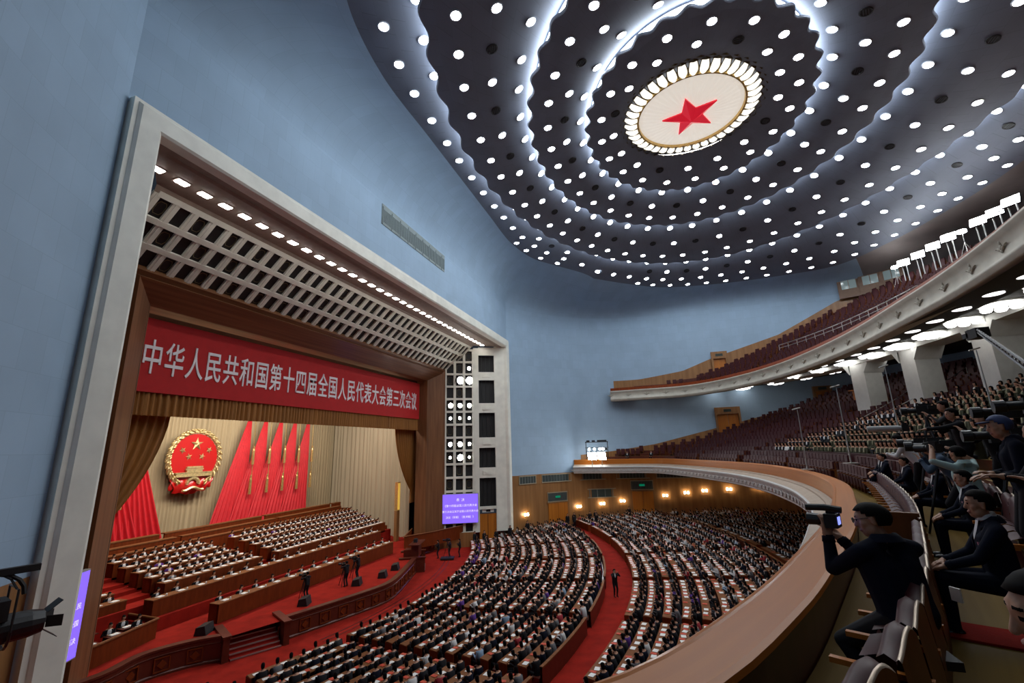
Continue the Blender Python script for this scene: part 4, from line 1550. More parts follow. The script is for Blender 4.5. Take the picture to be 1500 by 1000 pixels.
mb = MB(); sweep(mb, GL_, [(o_, .2 + z_ * .78) for o_, z_ in [(.9, .02), (.15, .0), (.05, .06), (.05, .2), (-.02, .26), (.0, .42), (.12, .55), (.16, 1.0), (.05, 1.45), (-.08, 1.6), (-.08, 1.72), (.1, 1.78), (.3, 1.76)]], 0, gz)
mb.build('gallery_fascia', GF, gal, True)
relief(GL_, .1, .98, gz, 2.3, 1.0, gal, mat('gallery_relief', (.36, .34, .28), .6))
mb = MB(); sweep(mb, GL_, [(.3, 1.57), (.45, 2.0), (.6, 2.02), (.62, 1.0)], 0, gz)
mb.build('gallery_rail_top', DESKW, gal, True)
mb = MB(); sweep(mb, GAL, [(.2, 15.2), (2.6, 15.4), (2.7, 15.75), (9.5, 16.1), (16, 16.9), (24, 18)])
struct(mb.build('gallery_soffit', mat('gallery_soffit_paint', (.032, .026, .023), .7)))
NG, SG = normals(GAL), np.r_[0, np.cumsum(np.hypot(*np.diff(GAL, axis=0).T))]
mb = MB()
edges = [(.6, 16.35), (1.5, 16.35)]
for k in range(20):
    edges += [(1.5 + .93 * k, 16.45 + .53 * k), (1.5 + .93 * (k + 1), 16.45 + .53 * k)]
for (oa, za), (ob, zb) in zip(edges[:-1], edges[1:]):
    for i in range(len(GAL) - 1):
        pa, pb, qa, qb = GAL[i] + NG[i] * oa, GAL[i + 1] + NG[i + 1] * oa, GAL[i] + NG[i] * ob, GAL[i + 1] + NG[i + 1] * ob
        if inside((pa + qb) / 2, HP) and (pb - pa) @ (GAL[i + 1] - GAL[i]) > 0:
            mb.add([(*pa, za), (*pb, za), (*qb, zb), (*qa, zb)], [(0, 1, 2, 3)])
struct(mb.build('floor_gallery', DARKRW))
todo = []
for k in range(19):
    o = 1.5 + .93 * k + .6
    for s in np.arange(3, SG[-1] - 2, .6):
        x, y = np.interp(s, SG, GAL[:, 0]), np.interp(s, SG, GAL[:, 1])
        nx, ny = np.interp(s, SG, NG[:, 0]), np.interp(s, SG, NG[:, 1])
        x, y = x + nx * o, y + ny * o
        z = 16.45 + .53 * k
        if y < 4 or y > 33 or not inside((x + nx * .5, y + ny * .5), HP) or not in_view((x, y, z + 1), 5):
            continue
        if abs(s - np.round(s / 8.5) * 8.5) < .5:
            continue
        todo.append((math.dist((x, y, z), EYE), (x, y, z), math.atan2(-ny, -nx), k))
todo.sort(key=lambda t: t[0])
gc = Crowd()
for i, (d, P, a, k) in enumerate(todo):
    if i < 240:
        tag(put('gallery_chair', ME_SEAT, None, P, a), 'empty dark seat on the %s row of the upper gallery' % ORD[k], 'seat', 'empty seats in gallery row %d' % (k + 1))
    else:
        gc.add(sf, P, a, 0)
tag(gc.build('far_gallery_seats', [MAROON, SEATWD, BRASS], False), 'many rows of empty dark seats on the far slope of the upper gallery', 'seats', None, 'stuff')
m_ = MB()
pts = []
for s in np.linspace(SG[np.argmin(np.abs(GAL[:, 1] - 24))], SG[np.argmin(np.abs(GAL[:, 1] - 7))], 16):
    x, y = np.interp(s, SG, GAL[:, 0]), np.interp(s, SG, GAL[:, 1])
    nx, ny = np.interp(s, SG, NG[:, 0]), np.interp(s, SG, NG[:, 1])
    pts.append((x + nx * 5.3, y + ny * 5.3, 16.45 + .53 * 4 + 1.15))
m_.tube(pts, .045, 6).tube([(p[0], p[1], p[2] - .35) for p in pts], .035, 6)
for p in pts:
    m_.tube([p, (p[0], p[1], p[2] - 1.2)], .03, 5)
tag(m_.build('hand_rail', METAL), 'double metal handrail along a cross aisle among the upper gallery seats', 'handrail')
# lamps under the gallery
lb = MB().lathe([(.001, -.02), (.34, -.02), (.40, .0), (.40, .04)], n=16)
ME_RL = lb.mesh('soffit_downlight', mat('gallery_soffit_lamp', (1, 1, 1), .5, emit=(1, .98, .95), es=1.6))
for i, s in enumerate(np.arange(6, SG[-1] - 4, 2.45)):
    x, y = np.interp(s, SG, GAL[:, 0]), np.interp(s, SG, GAL[:, 1])
    nx, ny = np.interp(s, SG, NG[:, 0]), np.interp(s, SG, NG[:, 1])
    P = (x + nx * 1.6, y + ny * 1.6, 15.3)
    if in_view(P, 20):
        tag(put('soffit_downlight', ME_RL, None, P), 'round white lamp in the curved row under the upper gallery front', 'light', 'round lamps under the gallery front')
ch = MB()
for q in range(7):
    r_ = 0 if q == 0 else .56
    c = (r_ * cos(q * PI / 3), r_ * sin(q * PI / 3), -.2 - (.12 if q == 0 else 0))
    ch.lathe([(.001, -.16), (.16, -.14), (.23, -.02), (.21, .1), (.1, .16)], c, 10)
ME_CH = ch.mesh('glass_shades', GLOWC, True)
ME_CB = MB().lathe([(.001, 0), (.8, 0), (.82, .1), (.001, .12)], n=20).mesh('ceiling_plate', WHITEP)
cnt = 0
for row, (o, z) in enumerate(((4.2, 15.75), (6.6, 15.87))):
    for s in np.arange(9 + row * 1.6, SG[-1] - 6, 3.3):
        x, y = np.interp(s, SG, GAL[:, 0]), np.interp(s, SG, GAL[:, 1])
        nx, ny = np.interp(s, SG, NG[:, 0]), np.interp(s, SG, NG[:, 1])
        P = (x + nx * o, y + ny * o, z)
        if in_view(P, 60) and inside(P, HP):
            r = empty('cluster_lamp', P, rng.random(), 'white frosted glass cluster lamp under the gallery, %s curved row' % ('front' if row == 0 else 'rear'), 'light', 'cluster lamps, %s row' % ('front' if row == 0 else 'rear'))
            r.scale = (1.15, 1.15, .8)
            put('glass_shades', ME_CH, r); put('ceiling_plate', ME_CB, r)
# white pillars and beam
PILL = [(35.6, 16.4, .42), (36.9, 10.4, .22), (37.5, 3.0, .1), (37.2, -4.5, -.05)]
for i, (x, y, a) in enumerate(PILL):
    mb = MB()
    mb.box((0, 0, 13.3), (1.7, 1.4, 5.0))
    for s_ in (-1, 1):
        mb.add([(-.95, s_ * .75, 14.6), (.95, s_ * .75, 14.6), (.95, s_ * 1.35, 15.5), (-.95, s_ * 1.35, 15.5), (-.95, s_ * .7, 15.5), (.95, s_ * .7, 15.5)], [(0, 1, 2, 3), (0, 3, 4), (1, 5, 2)])
    struct(mb.build('pillar', WHITEP, None, False, (x, y, 0), a))
mb = MB()
bp = cr([(30.0, 27.5), (33.2, 22.4), (35.6, 16.4), (36.9, 10.4), (37.6, 4.3), (37.6, -2), (36.8, -9)], 6)
sweep(mb, bp, [(-.9, 16.6), (-.9, 15.45), (.9, 15.45), (.9, 16.8)])
struct(mb.build('beam', WHITEP))

# wooden dado climbing the far wall with both rakes, doors, control-room windows
def wall_at(x, inset=.06):
    return np.array([x + inset * .3, np.interp(x, UW[:-3, 0], UW[:-3, 1]) - inset])


def dado(name, prof):
    mb = MB()
    X = np.linspace(prof[0][0], prof[-1][0], 60)
    Z = np.interp(X, [p[0] for p in prof], [p[1] for p in prof])
    pts = [wall_at(x) for x in X]
    mb.grid([[(p[0], p[1], z - 1.9) for p, z in zip(pts, Z)], [(p[0], p[1], z) for p, z in zip(pts, Z)], [(p[0], p[1] + .06, z) for p, z in zip(pts, Z)]], uv=[(x, v) for v in (0, 1.9, 1.95) for x in X])
    struct(mb.build(name, DADO))


dado('trim_9', [(7.2, 7.9), (11.4, 8.3), (16.8, 9.05), (24.3, 10.8), (34.5, 13.16), (40.4, 15.0), (47, 17)])
dado('trim_10', [(12, 17.8), (15.5, 17.9), (21.3, 18.72), (25, 20.1), (33.6, 22.6), (40.5, 26.1), (43, 26.6)])


def box_door(name, x0, x1, z0, zl, z1):
    mb = MB()
    y = wall_at((x0 + x1) / 2)[1]
    c = (x0 + x1) / 2
    w = x1 - x0
    mb.box((c, y - .15, (zl + z1) / 2), (w, .5, z1 - zl), 0).box((x0 + .12, y - .15, (z0 + zl) / 2), (.24, .5, zl - z0), 0).box((x1 - .12, y - .15, (z0 + zl) / 2), (.24, .5, zl - z0), 0)
    mb.box((c - (w - .5) / 4, y - .02, (z0 + zl) / 2), ((w - .5) / 2 - .03, .12, zl - z0), 1).box((c + (w - .5) / 4, y - .02, (z0 + zl) / 2), ((w - .5) / 2 - .03, .12, zl - z0), 1)
    mb.box((c, y - .42, (zl + z1) / 2), (.9, .04, .34), 2)
    struct(mb.build(name, [DADO, DOORW, mat('dim_exit_glass', (.02, .03, .025), .3)]))


box_door('door_2', 24.65, 27.7, 10.0, 12.6, 13.5)
box_door('door_3', 25.1, 27.1, 18.3, 20.0, 20.95)
box_door('door_4', 36.2, 38.2, 12.6, 14.9, 15.5)
mb = MB()
for (x, y, a) in ((41.8, 32.6, -.38), (43.7, 31.5, -.55), (45.4, 30.3, -.7)):
    R_ = Matrix.Rotation(a, 3, 'Z')
    mb.box((x, y, 27.4), (2.3, .4, 2.6), 0, a)
    mb.box(Vector((x, y, 27.75)) + R_ @ Vector((0, -.2, 0)), (1.5, .06, 1.1), 1, a)
    mb.box(Vector((x, y, 27.75)) + R_ @ Vector((0, -.24, 0)), (.06, .06, 1.1), 0, a)
struct(mb.build('window_1', [mat('control_room_wood', (.16, .085, .045), .5, noise=.1), mat('control_room_glass', (.08, .11, .12), .1, emit=(.35, .45, .45), es=.25)]))
tag(MB().box((0, 0, .5), (.1, 2.2, 1.1)).box((-.2, 0, 1.0), (.5, 2.3, .08)).build('orange_desk', [DOORW], None, False, (36.6, 20.5, 12.6), .5), 'small orange wooden desk standing before the dark door between the white pillars', 'desk')

# lower far wall: doors, louvres, sconces
NL = normals(LW)


def lw_frame(x):
    i = int(np.argmin(np.abs(LW[:, 0] - x)))
    p, nn = LW[i], NL[i]
    return Vector((p[0], p[1], 0)), Vector((-nn[1], nn[0], 0)), Vector((nn[0], nn[1], 0))


def lw_box(mb, x, w, z0, z1, d0, d1, m=0, off=0):
    P, T, N = lw_frame(x)
    local(mb, P + T * off, T, UP, -w / 2, w / 2, z0, z1, -d1, -d0, m) if T.cross(UP).dot(N) < 0 else local(mb, P + T * off, T, UP, -w / 2, w / 2, z0, z1, d0, d1, m)


for i, (x, w, z0, z1) in enumerate(((4.4, 2.9, -1.4, 2.15), (14.5, 2.7, -.6, 3.06), (36.5, 2.7, -.2, 3.4))):
    mb = MB()
    for s_ in (-1, 1):
        lw_box(mb, x, w / 2 - .04, z0, z1, .02, .12, 0, s_ * w / 4)
    lw_box(mb, x, w + .3, z1, z1 + .12, .0, .16, 1)
    struct(mb.build('door_%d' % (5 + i), [DOORW, DADO]))
LOUV = mat('dark_louvre', (.03, .045, .045), .5)
LOUVF = mat('louvre_frame', (.30, .26, .18), .5)


def louvre(x, w, z0, z1, nbar, label, sign=False):
    mb = MB()
    lw_box(mb, x, w, z0, z1, .03, .06, 0)
    for zc in (z0, z1):
        lw_box(mb, x, w + .12, zc - .05, zc + .05, .03, .12, 1)
    for q in range(nbar + 1):
        lw_box(mb, x, .06 if nbar > 9 else .10, z0, z1, .05, .1, 1 if q in (0, nbar) else 2, -w / 2 + w * q / nbar)
    if sign:
        lw_box(mb, x, .7, (z0 + z1) / 2 - .12, (z0 + z1) / 2 + .12, .1, .16, 3)
    tag(mb.build('wall_louvre', [LOUV, LOUVF, mat('louvre_slat', (.12, .14, .14), .5), mat('green_exit_sign', (.0, .12, .06), .4, emit=(0, .5, .25), es=.25)]), label, 'louvre')


louvre(4.4, 2.9, 2.35, 3.42, 14, 'grey louvre with green sign over the first orange door of the far wall', True)
louvre(14.5, 2.8, 3.3, 4.4, 14, 'grey louvre with green sign over the second orange door of the far wall', True)
louvre(9.3, 5.2, 2.45, 3.5, 5, 'long plain grey louvre low on the wooden far wall between two orange doors')
for i, (x, w) in enumerate(((1.5, 2.6), (4.5, 4.4), (8.6, 4.4), (13.3, 4.2), (18.5, 4.2), (23.5, 4.0), (28.3, 4.0))):
    louvre(x, w, 4.72, 5.62, 10 if w > 3 else 6, '%s stretch of the dark window strip high on the far wood wall, from the stage' % ORD[i])
sc = MB()
for y in (-.2, .2):
    sc.lathe([(.001, -.16), (.11, -.14), (.14, .0), (.1, .15), (.001, .16)], (-.0, y, 0), 10, 0)
sc.box((.0, 0, -.26), (.14, .5, .06), 1)
ME_SCO = sc.mesh('wall_sconce', [GLOWW, GILTD])
for i, (x, z) in enumerate(((1.28, 1.25), (6.68, 1.52), (9.45, 1.69), (11.85, 1.95), (17.1, 2.57), (19.96, 2.92), (22.56, 3.19), (25.26, 3.41), (27.92, 3.73), (30.5, 4.0))):
    P, T, N = lw_frame(x)
    tag(put('wall_sconce', ME_SCO, None, P + N * .3 + UP * z, math.atan2(N.y, N.x)), '%s warm twin sconce along the far wood wall, counted from the stage' % ORD[i], 'light')
# pale grille over the proscenium
mb = MB()
mb.box((.02, -.7, 26.0), (.05, 10.0, 1.6), 0)
for q in range(60):
    mb.box((.06, -5.6 + q * .166, 25.9), (.05, .05, 1.0 if q % 7 else 1.4), 1)
tag(mb.build('wall_grille', [mat('grey_green_grille', (.22, .27, .27), .7, noise=.1), mat('grille_slat', (.17, .21, .22), .7)]), 'long grey slatted grille high on the blue wall over the stage frame', 'grille')

# bright studio panels on stands at the back of the gallery, and on the far balcony end
def studio_panel(P, zb, tgt, w, h, label):
    r = empty('studio_panel', (P[0], P[1], zb), 0, label, 'studio light')
    hz = P[2] - zb
    for s_ in (-1, 1):
        MB().tube([(0, s_ * w * .36, 0), (0, s_ * w * .36, hz)], .05, 6).build('stand', METAL, r)
    R_ = (Vector(tgt) - Vector(P)).to_track_quat('X', 'Z').to_matrix()
    b = MB()
    b.box((0, 0, 0), (.18, w, h), 0).box((.1, 0, 0), (.02, w * .96, h * .94), 1)
    for i_, p in enumerate(b.v):
        b.v[i_] = tuple(R_ @ Vector(p) + Vector((0, 0, hz)))
    b.build('light_panel', [BLACKG, PANELG], r)
    return r


for i, (y, z) in enumerate(((23.56, 26.6), (20.81, 26.3), (18.25, 26.1), (15.87, 25.9), (11.98, 25.5), (10.08, 25.3), (8.42, 25.3))):
    studio_panel((43.6, y, z + .15), z - 2.6, (14, -14, 38), 1.05, .75, '%s white studio panel at the gallery back, counted from control windows' % ORD[i])
for i, (y, z) in enumerate(((25.4, 26.8), (14.1, 25.6))):
    r = empty('tripod_spotlight', (43.6, y, z - 2.2), 0, 'small bright spotlight on a tripod %s of gallery studio panels' % ('before the row' if i == 0 else 'in the gap of the row'), 'studio light')
    for q in range(3):
        MB().tube([(0, 0, 1.4), (.6 * cos(q * 2.1), .6 * sin(q * 2.1), 0)], .03, 5).build('leg', METAL, r)
    MB().tube([(0, 0, 1.4), (0, 0, 2.2)], .03, 5).build('pole', METAL, r)
    MB().lathe([(.001, .28), (.3, .2), (.32, 0), (.001, -.02)], (0, 0, 2.3), 12).build('lamp_head', PANELG, r)
for i, y0 in enumerate((0, 1.35)):
    studio_panel((8.9 + y0 * .93, 29.2 + y0 * .04, 7.75), 6.4, (-5, -5, 1), 1.2, 1.0, 'blazing white studio panel on the far balcony end, %s' % ('nearer the stage' if i == 0 else 'farther from the stage'))
r = empty('lamp_truss', (9.4, 29.6, 6.4), 0, 'black truss with small spotlights over two studio panels on the far balcony end', 'studio light')
tb = MB()
for x in (-1.3, 1.5):
    tb.tube([(x, 0, 0), (x, 0, 3.2)], .05, 6)
tb.tube([(-1.4, 0, 3.1), (1.6, 0, 3.1)], .05, 6).tube([(-1.4, 0, 2.4), (1.6, 0, 2.4)], .04, 6)
tb.build('truss_bars', BLACKG, r)
for x in (-.9, -.2, .5, .9, 1.3):
    MB().lathe([(.001, .15), (.13, .12), (.14, -.1), (.001, -.15)], (x, -.1, 2.2), 8).build('small_lamp', GLOWS if abs(x) < 1.2 else BLACK, r)
    MB().box((x - .1, 0, 3.25), (.4, .3, .2)).build('lamp_ballast', BLACK, r)

# ------------------------------------------------------------------ larger figures: one continuous skin grown from tapered limbs
def capsule(mb, a, b, ra, rb, m=0, n=12):
    a, b = Vector(a), Vector(b)
    t = (b - a).normalized() if (b - a).length > 1e-5 else UP
    x = t.cross(UP) if abs(t.z) < .9 else t.cross(Vector((1, 0, 0)))
    x.normalize(); y = t.cross(x)
    rows = []
    for q in (-88, -60, -30, 0):
        rows.append((a + t * ra * sin(rad(q)), ra * cos(rad(q))))
    for q in (0, 30, 60, 88):
        rows.append((b + t * rb * sin(rad(q)), rb * cos(rad(q))))
    mb.grid([[c + (x * cos(2 * PI * k / n) + y * sin(2 * PI * k / n)) * r for k in range(n)] for c, r in rows], m, True)


def seg_dist(P, a, b, ra, rb):
    a, b = np.array(a), np.array(b)
    d = b - a
    L = d @ d
    t = np.clip(((P - a) @ d) / L, 0, 1) if L > 1e-9 else np.zeros(len(P))
    return np.linalg.norm(P - (a + t[:, None] * d), axis=1) - (ra + (rb - ra) * t)


def bend(S, H, l1, l2, pole):
    S, H, pole = Vector(S), Vector(H), Vector(pole)
    d = H - S
    L = min(d.length, (l1 + l2) * .995)
    u = d.normalized()
    a = (l1 * l1 - l2 * l2 + L * L) / (2 * L)
    h = math.sqrt(max(0, l1 * l1 - a * a))
    p = pole - u * pole.dot(u)
    return S + u * a + p.normalized() * h, S + u * L


def figure(name, label, loc, rz, pose='sit', lean=.0, hands=None, look=(0, 0), suit='navy suit', trousers=None, vox=.012, collar=True, tie=False, hair='short', cap=None, badge=False, cat='person', group=None, short_sleeve=False, hip=None, feet=None, elbow_out=.5, curl=.5, twist=0, glasses=False):
    """x forward, y left, z up from the floor under the body"""
    G = []                                    # (a, b, ra, rb, slot)
    sit = pose == 'sit'
    hz = hip if hip else (.50 if sit else .92)
    Rt = Matrix.Rotation(lean, 3, 'Y') @ Matrix.Rotation(twist, 3, 'Z')
    hipc = Vector((0, 0, hz))

    def up(x, y, z):
        return hipc + Rt @ Vector((x, y, z))
    for s_ in (-1, 1):
        G.append((up(-.01, .055 * s_, .02), up(-.0, .06 * s_, .12), .125, .12, 0))
        G.append((up(.0, .06 * s_, .12), up(.015, .075 * s_, .34), .12, .125, 0))
        G.append((up(.015, .09 * s_, .34), up(-.005, .13 * s_, .46), .115, .075, 0))
        G.append((up(-.01, .06 * s_, .50), up(-.01, .185 * s_, .455), .06, .066, 0))
    G.append((up(.012, 0, .545), up(.018, 0, .58), .053, .052, 1))
    HR = Rt @ Matrix.Rotation(look[0], 3, 'Z') @ Matrix.Rotation(look[1], 3, 'Y')
    hc = up(.03, 0, .665)

    def hd(x, y, z):
        return hc + HR @ Vector((x, y, z))
    G.append((hd(-.025, 0, .03), hd(.02, 0, .03), .083, .077, 1))
    G.append((hd(-.02, 0, .045), hd(.0, 0, .05), .078, .078, 1))
    G.append((hd(.028, 0, -.03), hd(.05, 0, -.08), .064, .036, 1))
    G.append((hd(.02, -.03, -.06), hd(.02, .03, -.06), .05, .05, 1))
    G.append((hd(.088, 0, .018), hd(.102, 0, -.02), .011, .0145, 1))
    G.append((hd(.072, -.03, .045), hd(.072, .03, .045), .02, .02, 1))
    G.append((hd(.085, -.018, -.058), hd(.085, .018, -.058), .011, .011, 5))
    for s_ in (-1, 1):
        G.append((hd(-.01, .08 * s_, .025), hd(-.015, .084 * s_, -.02), .02, .013, 1))
        G.append((hd(.084, .030 * s_, .020), hd(.081, .038 * s_, .020), .0065, .0065, 4))
        G.append((hd(.0905, .020 * s_, .046), hd(.082, .046 * s_, .047), .004, .0035, 4))
        G.append((hd(.045, .05 * s_, -.01), hd(.05, .045 * s_, -.03), .03, .025, 1))
    if hands is None:
        hands = [(.36, .12, hz + .13), (.36, -.12, hz + .13)] if sit else [(.02, .24, .78), (.02, -.24, .78)]
    wr = []
    for s_, h in zip((1, -1), hands):
        sh = up(-.01, .19 * s_, .455)
        el, hn = bend(sh, h, .29, .265, (-.15 if sit else -.5, elbow_out * s_, -.9))
        G.append((sh, el, .066, .05, 0))
        G.append((el, el + (hn - el) * .9, .05, .036, 1 if short_sleeve else 0))
        f = (hn - el).normalized()
        side = Vector((0, s_, 0))
        side = (side - f * side.dot(f)).normalized()
        dn = f.cross(side) * (1 if f.cross(side).z < 0 else -1)
        wr.append((hn - f * .062, hn - f * .018))
        G.append((hn - f * .03, hn, .03, .031, 1))
        for q in (-1, 1):                     # palm
            G.append((hn + side * .018 * q, hn + f * .075 + side * .024 * q, .019, .015, 1))
        for q, ln in ((-1.5, .062), (-.5, .074), (.5, .078), (1.5, .070)):
            b0 = hn + f * .085 + side * .0185 * q
            b1 = b0 + (f * cos(curl * .6) + dn * sin(curl * .6)) * ln * .5
            b2 = b1 + (f * cos(curl * 1.5) + dn * sin(curl * 1.5)) * ln * .5
            G.append((b0, b1, .0095, .009, 1)); G.append((b1, b2, .009, .0075, 1))
        tb = hn + f * .02 - side * .03
        tm = tb + (f * .6 - side * .7 + dn * .3).normalized() * .045
        G.append((tb, tm, .014, .011, 1)); G.append((tm, tm + (f * .9 + dn * .3 - side * .1).normalized() * .03, .011, .009, 1))
    for i, s_ in enumerate((1, -1)):
        hp = hipc + Vector((0, .09 * s_, -.01))
        if sit:
            an = Vector(feet[i]) if feet else Vector((.43, .1 * s_, .09))
            kn = bend(hp, an, .43, .42, (.5, .05 * s_, 1))[0]
        else:
            an = Vector(feet[i]) if feet else Vector((0, .1 * s_, .09))
            kn = bend(hp, an, .43, .42, (1, .1 * s_, .1))[0]
        G.append((hp, kn, .10, .068, 2)); G.append((kn, an, .066, .048, 2))
        G.append((an + Vector((-.03, 0, -.045)), an + Vector((.15, .01 * s_, -.055)), .042, .034, 3))
    mb = MB()
    for a, b, ra, rb, m in G:
        capsule(mb, a, b, ra, rb, m)
    tmp = mb.build('tmp', SKIN)
    md = tmp.modifiers.new('r', 'REMESH'); md.mode = 'VOXEL'; md.voxel_size = vox
    sm = tmp.modifiers.new('s', 'SMOOTH'); sm.iterations = 3 if vox > .009 else 4; sm.factor = .5
    me = bpy.data.meshes.new_from_object(tmp.evaluated_get(bpy.context.evaluated_depsgraph_get()))
    bpy.data.objects.remove(tmp)
    me.name = name
    me.materials.clear()
    sm_ = SUITS.get(suit, OLIVE)
    for m in (sm_, SKIN, trousers or (sm_ if suit in SN[:3] else TROUS), SHOE, HAIR, SKIND):
        me.materials.append(m)
    c = np.empty(len(me.polygons) * 3); me.polygons.foreach_get('center', c); c = c.reshape(-1, 3)
    best, idx = np.full(len(c), 9.), np.zeros(len(c), np.int32)
    for a, b, ra, rb, m in G:
        d = seg_dist(c, a, b, ra, rb) - (.003 if m == 4 else .001 if m == 5 else 0)
        w = d < best
        best[w] = d[w]; idx[w] = m
    me.polygons.foreach_set('material_index', idx)
    me.polygons.foreach_set('use_smooth', [True] * len(me.polygons))
    root = empty(name, loc, rz, label, cat, group)
    put('body', me, root)
    # hair or cap, collar, badge
    hb = MB()
    skull = [(Vector((-.025, 0, .03)), Vector((.02, 0, .03)), .083, .077), (Vector((-.02, 0, .045)), Vector((0, 0, .05)), .078, .078)]

    def skin_r(d):
        o = Vector((-.008, 0, .035))
        lo, hi = .03, .2
        for _ in range(14):
            m = (lo + hi) / 2
            p = np.array([o + d * m])
            if min(seg_dist(p, q[0], q[1], q[2], q[3])[0] for q in skull) < .006:
                lo = m
            else:
                hi = m
        return o + d * lo
    pts, fc = [], []
    for i in range(13):
        t = PI * i / 12 * .99 + .005
        for j in range(24):
            pts.append(skin_r(Vector((-sin(t) * cos(2 * PI * j / 24), sin(t) * sin(2 * PI * j / 24), cos(t)))))
    for i in range(12):
        for j in range(24):
            q = [i * 24 + j, i * 24 + (j + 1) % 24, (i + 1) * 24 + (j + 1) % 24, (i + 1) * 24 + j]
            m_ = sum((pts[k] for k in q), Vector()) / 4
            line = .078 if m_.x > .03 else (.05 if m_.x > .008 else (.03 if m_.x > -.03 else -.035))
            if m_.z > line:
                fc.append(q)
    hb.add([hd(p.x, p.y, p.z) for p in pts], fc)
    ho = hb.build('cap' if cap else 'hair', cap or HAIR, root, True)
    sd = ho.modifiers.new('t', 'SOLIDIFY'); sd.thickness = .010; sd.offset = 1
    if cap:
        b = MB().ball(hd(.11, 0, .07), (.075, .07, .012), 12, 4, 0, HR)
        b.build('cap_peak', cap, root, True)
    if collar:
        b = MB()
        for q in range(3):
            b.tube([up(.003 + (.062 - .002 * q) * cos(a), (.064 - .002 * q) * sin(a), .555 + .012 * q - .02 * cos(a)) for a in np.linspace(.2, 2 * PI - .2, 22)], .011, 6)
        b.grid([[up(.07, .045, .54), up(.118, .045, .40), up(.13, .01, .30)], [up(.08, 0, .53), up(.128, 0, .39), up(.135, 0, .29)], [up(.07, -.045, .54), up(.118, -.045, .40), up(.13, -.01, .30)]])
        b.build('shirt_collar', SHIRT, root, True)
    if not short_sleeve:
        for w0, w1 in wr:
            MB().tube([w0, w0.lerp(w1, .6), w1], [.043, .040, .040], 12).build('sleeve_cuff', sm_, root, True)
    b = MB()
    ns = 20
    b.grid([[up(-.012 + r_ * cos(a), r_ * 1.1 * sin(a), z_ - .06 * max(0, cos(a))) for a in np.linspace(.5, 2 * PI - .5, ns)] for r_, z_ in ((.068, .575), (.076, .578), (.092, .556), (.112, .52))])
    for q in (1, -1):
        b.grid([[up(.075, .075 * q, .47), up(.122, .085 * q, .36), up(.132, .03 * q, .22)], [up(.092, .045 * q, .47), up(.138, .045 * q, .36), up(.14, .005 * q, .22)]])
    b.build('jacket_collar', sm_, root, True)
    if badge:
        b = MB().box(up(.125, .09, .30), (.012, .075, .10), 0, ry=lean)
        b.build('name_badge', mat('pink_badge', (.5, .16, .25), .4), root)
    if glasses:
        b = MB()
        for s_ in (-1, 1):
            b.tube([hd(.108, s_ * .034 + .024 * cos(a), .02 + .02 * sin(a)) for a in np.linspace(0, 2 * PI, 14)], .0025, 5)
            b.tube([hd(.105, s_ * .058, .025), hd(-.0, s_ * .086, .028)], .0025, 5)
        b.build('glasses', BLACKG, root)
    return root


def camera_prop(name, loc, rz, s, label, lens=.2, white=False, lit=False, tilt=0):
    """handheld or shoulder camera, lens along +x"""
    r = empty(name, loc, rz, label, 'camera')
    r.rotation_euler = (0, -tilt, rz)
    MB().box((0, 0, 0), (.10 * s, .16 * s, .12 * s)).box((0, 0, .075 * s), (.07 * s, .07 * s, .04 * s)).box((.01 * s, -.07 * s, -.005 * s), (.12 * s, .04 * s, .11 * s)).build('camera_body', BLACK, r)
    b = MB(); b.tube([(.04 * s, 0, 0), (.1 * s, 0, 0), (.1 * s, 0, 0), (.05 * s + lens, 0, 0)], [.042 * s, .042 * s, .05 * s, .055 * s], 14)
    b.build('lens', mat('pale_lens_barrel', (.5, .51, .5), .4) if white else BLACKG, r)
    if lit:
        MB().box((-.052 * s, 0, 0), (.006, .085 * s, .065 * s)).build('camera_display', mat('blue_display', (.1, .1, .5), .4, emit=(.25, .3, 1), es=1.3), r)
    return r


FZ1 = bal_floor(1)


def bal_xy(x, y):
    """nearest rail heading for a point on the balcony"""
    i = np.argmin(np.hypot(*(RAIL - [x, y]).T))
    return math.atan2(-N_[i][1], -N_[i][0])


N_ = normals(RAIL)
ATT = [(20.82, -25.2, .008), (22.32, -21.9, .012), (23.26, -19.0, .015), (24.1, -15.7, .02), (24.9, -12.3, .02), (25.35, -10.9, .02)]
for i, (x, y, vx) in enumerate(ATT):
    a = bal_xy(x, y) + .12
    figure('attendant', '%s seated attendant from the camera, young man in navy suit with hands on knees' % ORD[i], (x, y, FZ1 - .03), a, 'sit', .02, [(.40, .13, .62), (.38, -.10, .62)], (0, .02), 'navy suit', None, vx, True, badge=i < 3)
figure('attendant', 'young man in dark suit, face in profile cut by the right photo edge', (19.085, -28.98, 7.30), rad(165), 'sit', .03, None, (0.12, .12), 'navy suit', None, .005, True)
tag(MB().box((0, 0, 0), (.015, .09, .11)).build('note_book', PAPER, None, False, (20.27, -25.58, 7.66), .4), 'pale booklet standing at the seat beside the first attendant', 'booklet')
tag(MB().box((0, 0, 0), (1.1, .5, .02)).build('carpet_runner', CARPET, None, False, (20.45, -25.1, FZ1 + .012), rad(-23)), 'short red carpet strip on the floor at the feet of the first attendant', 'carpet')

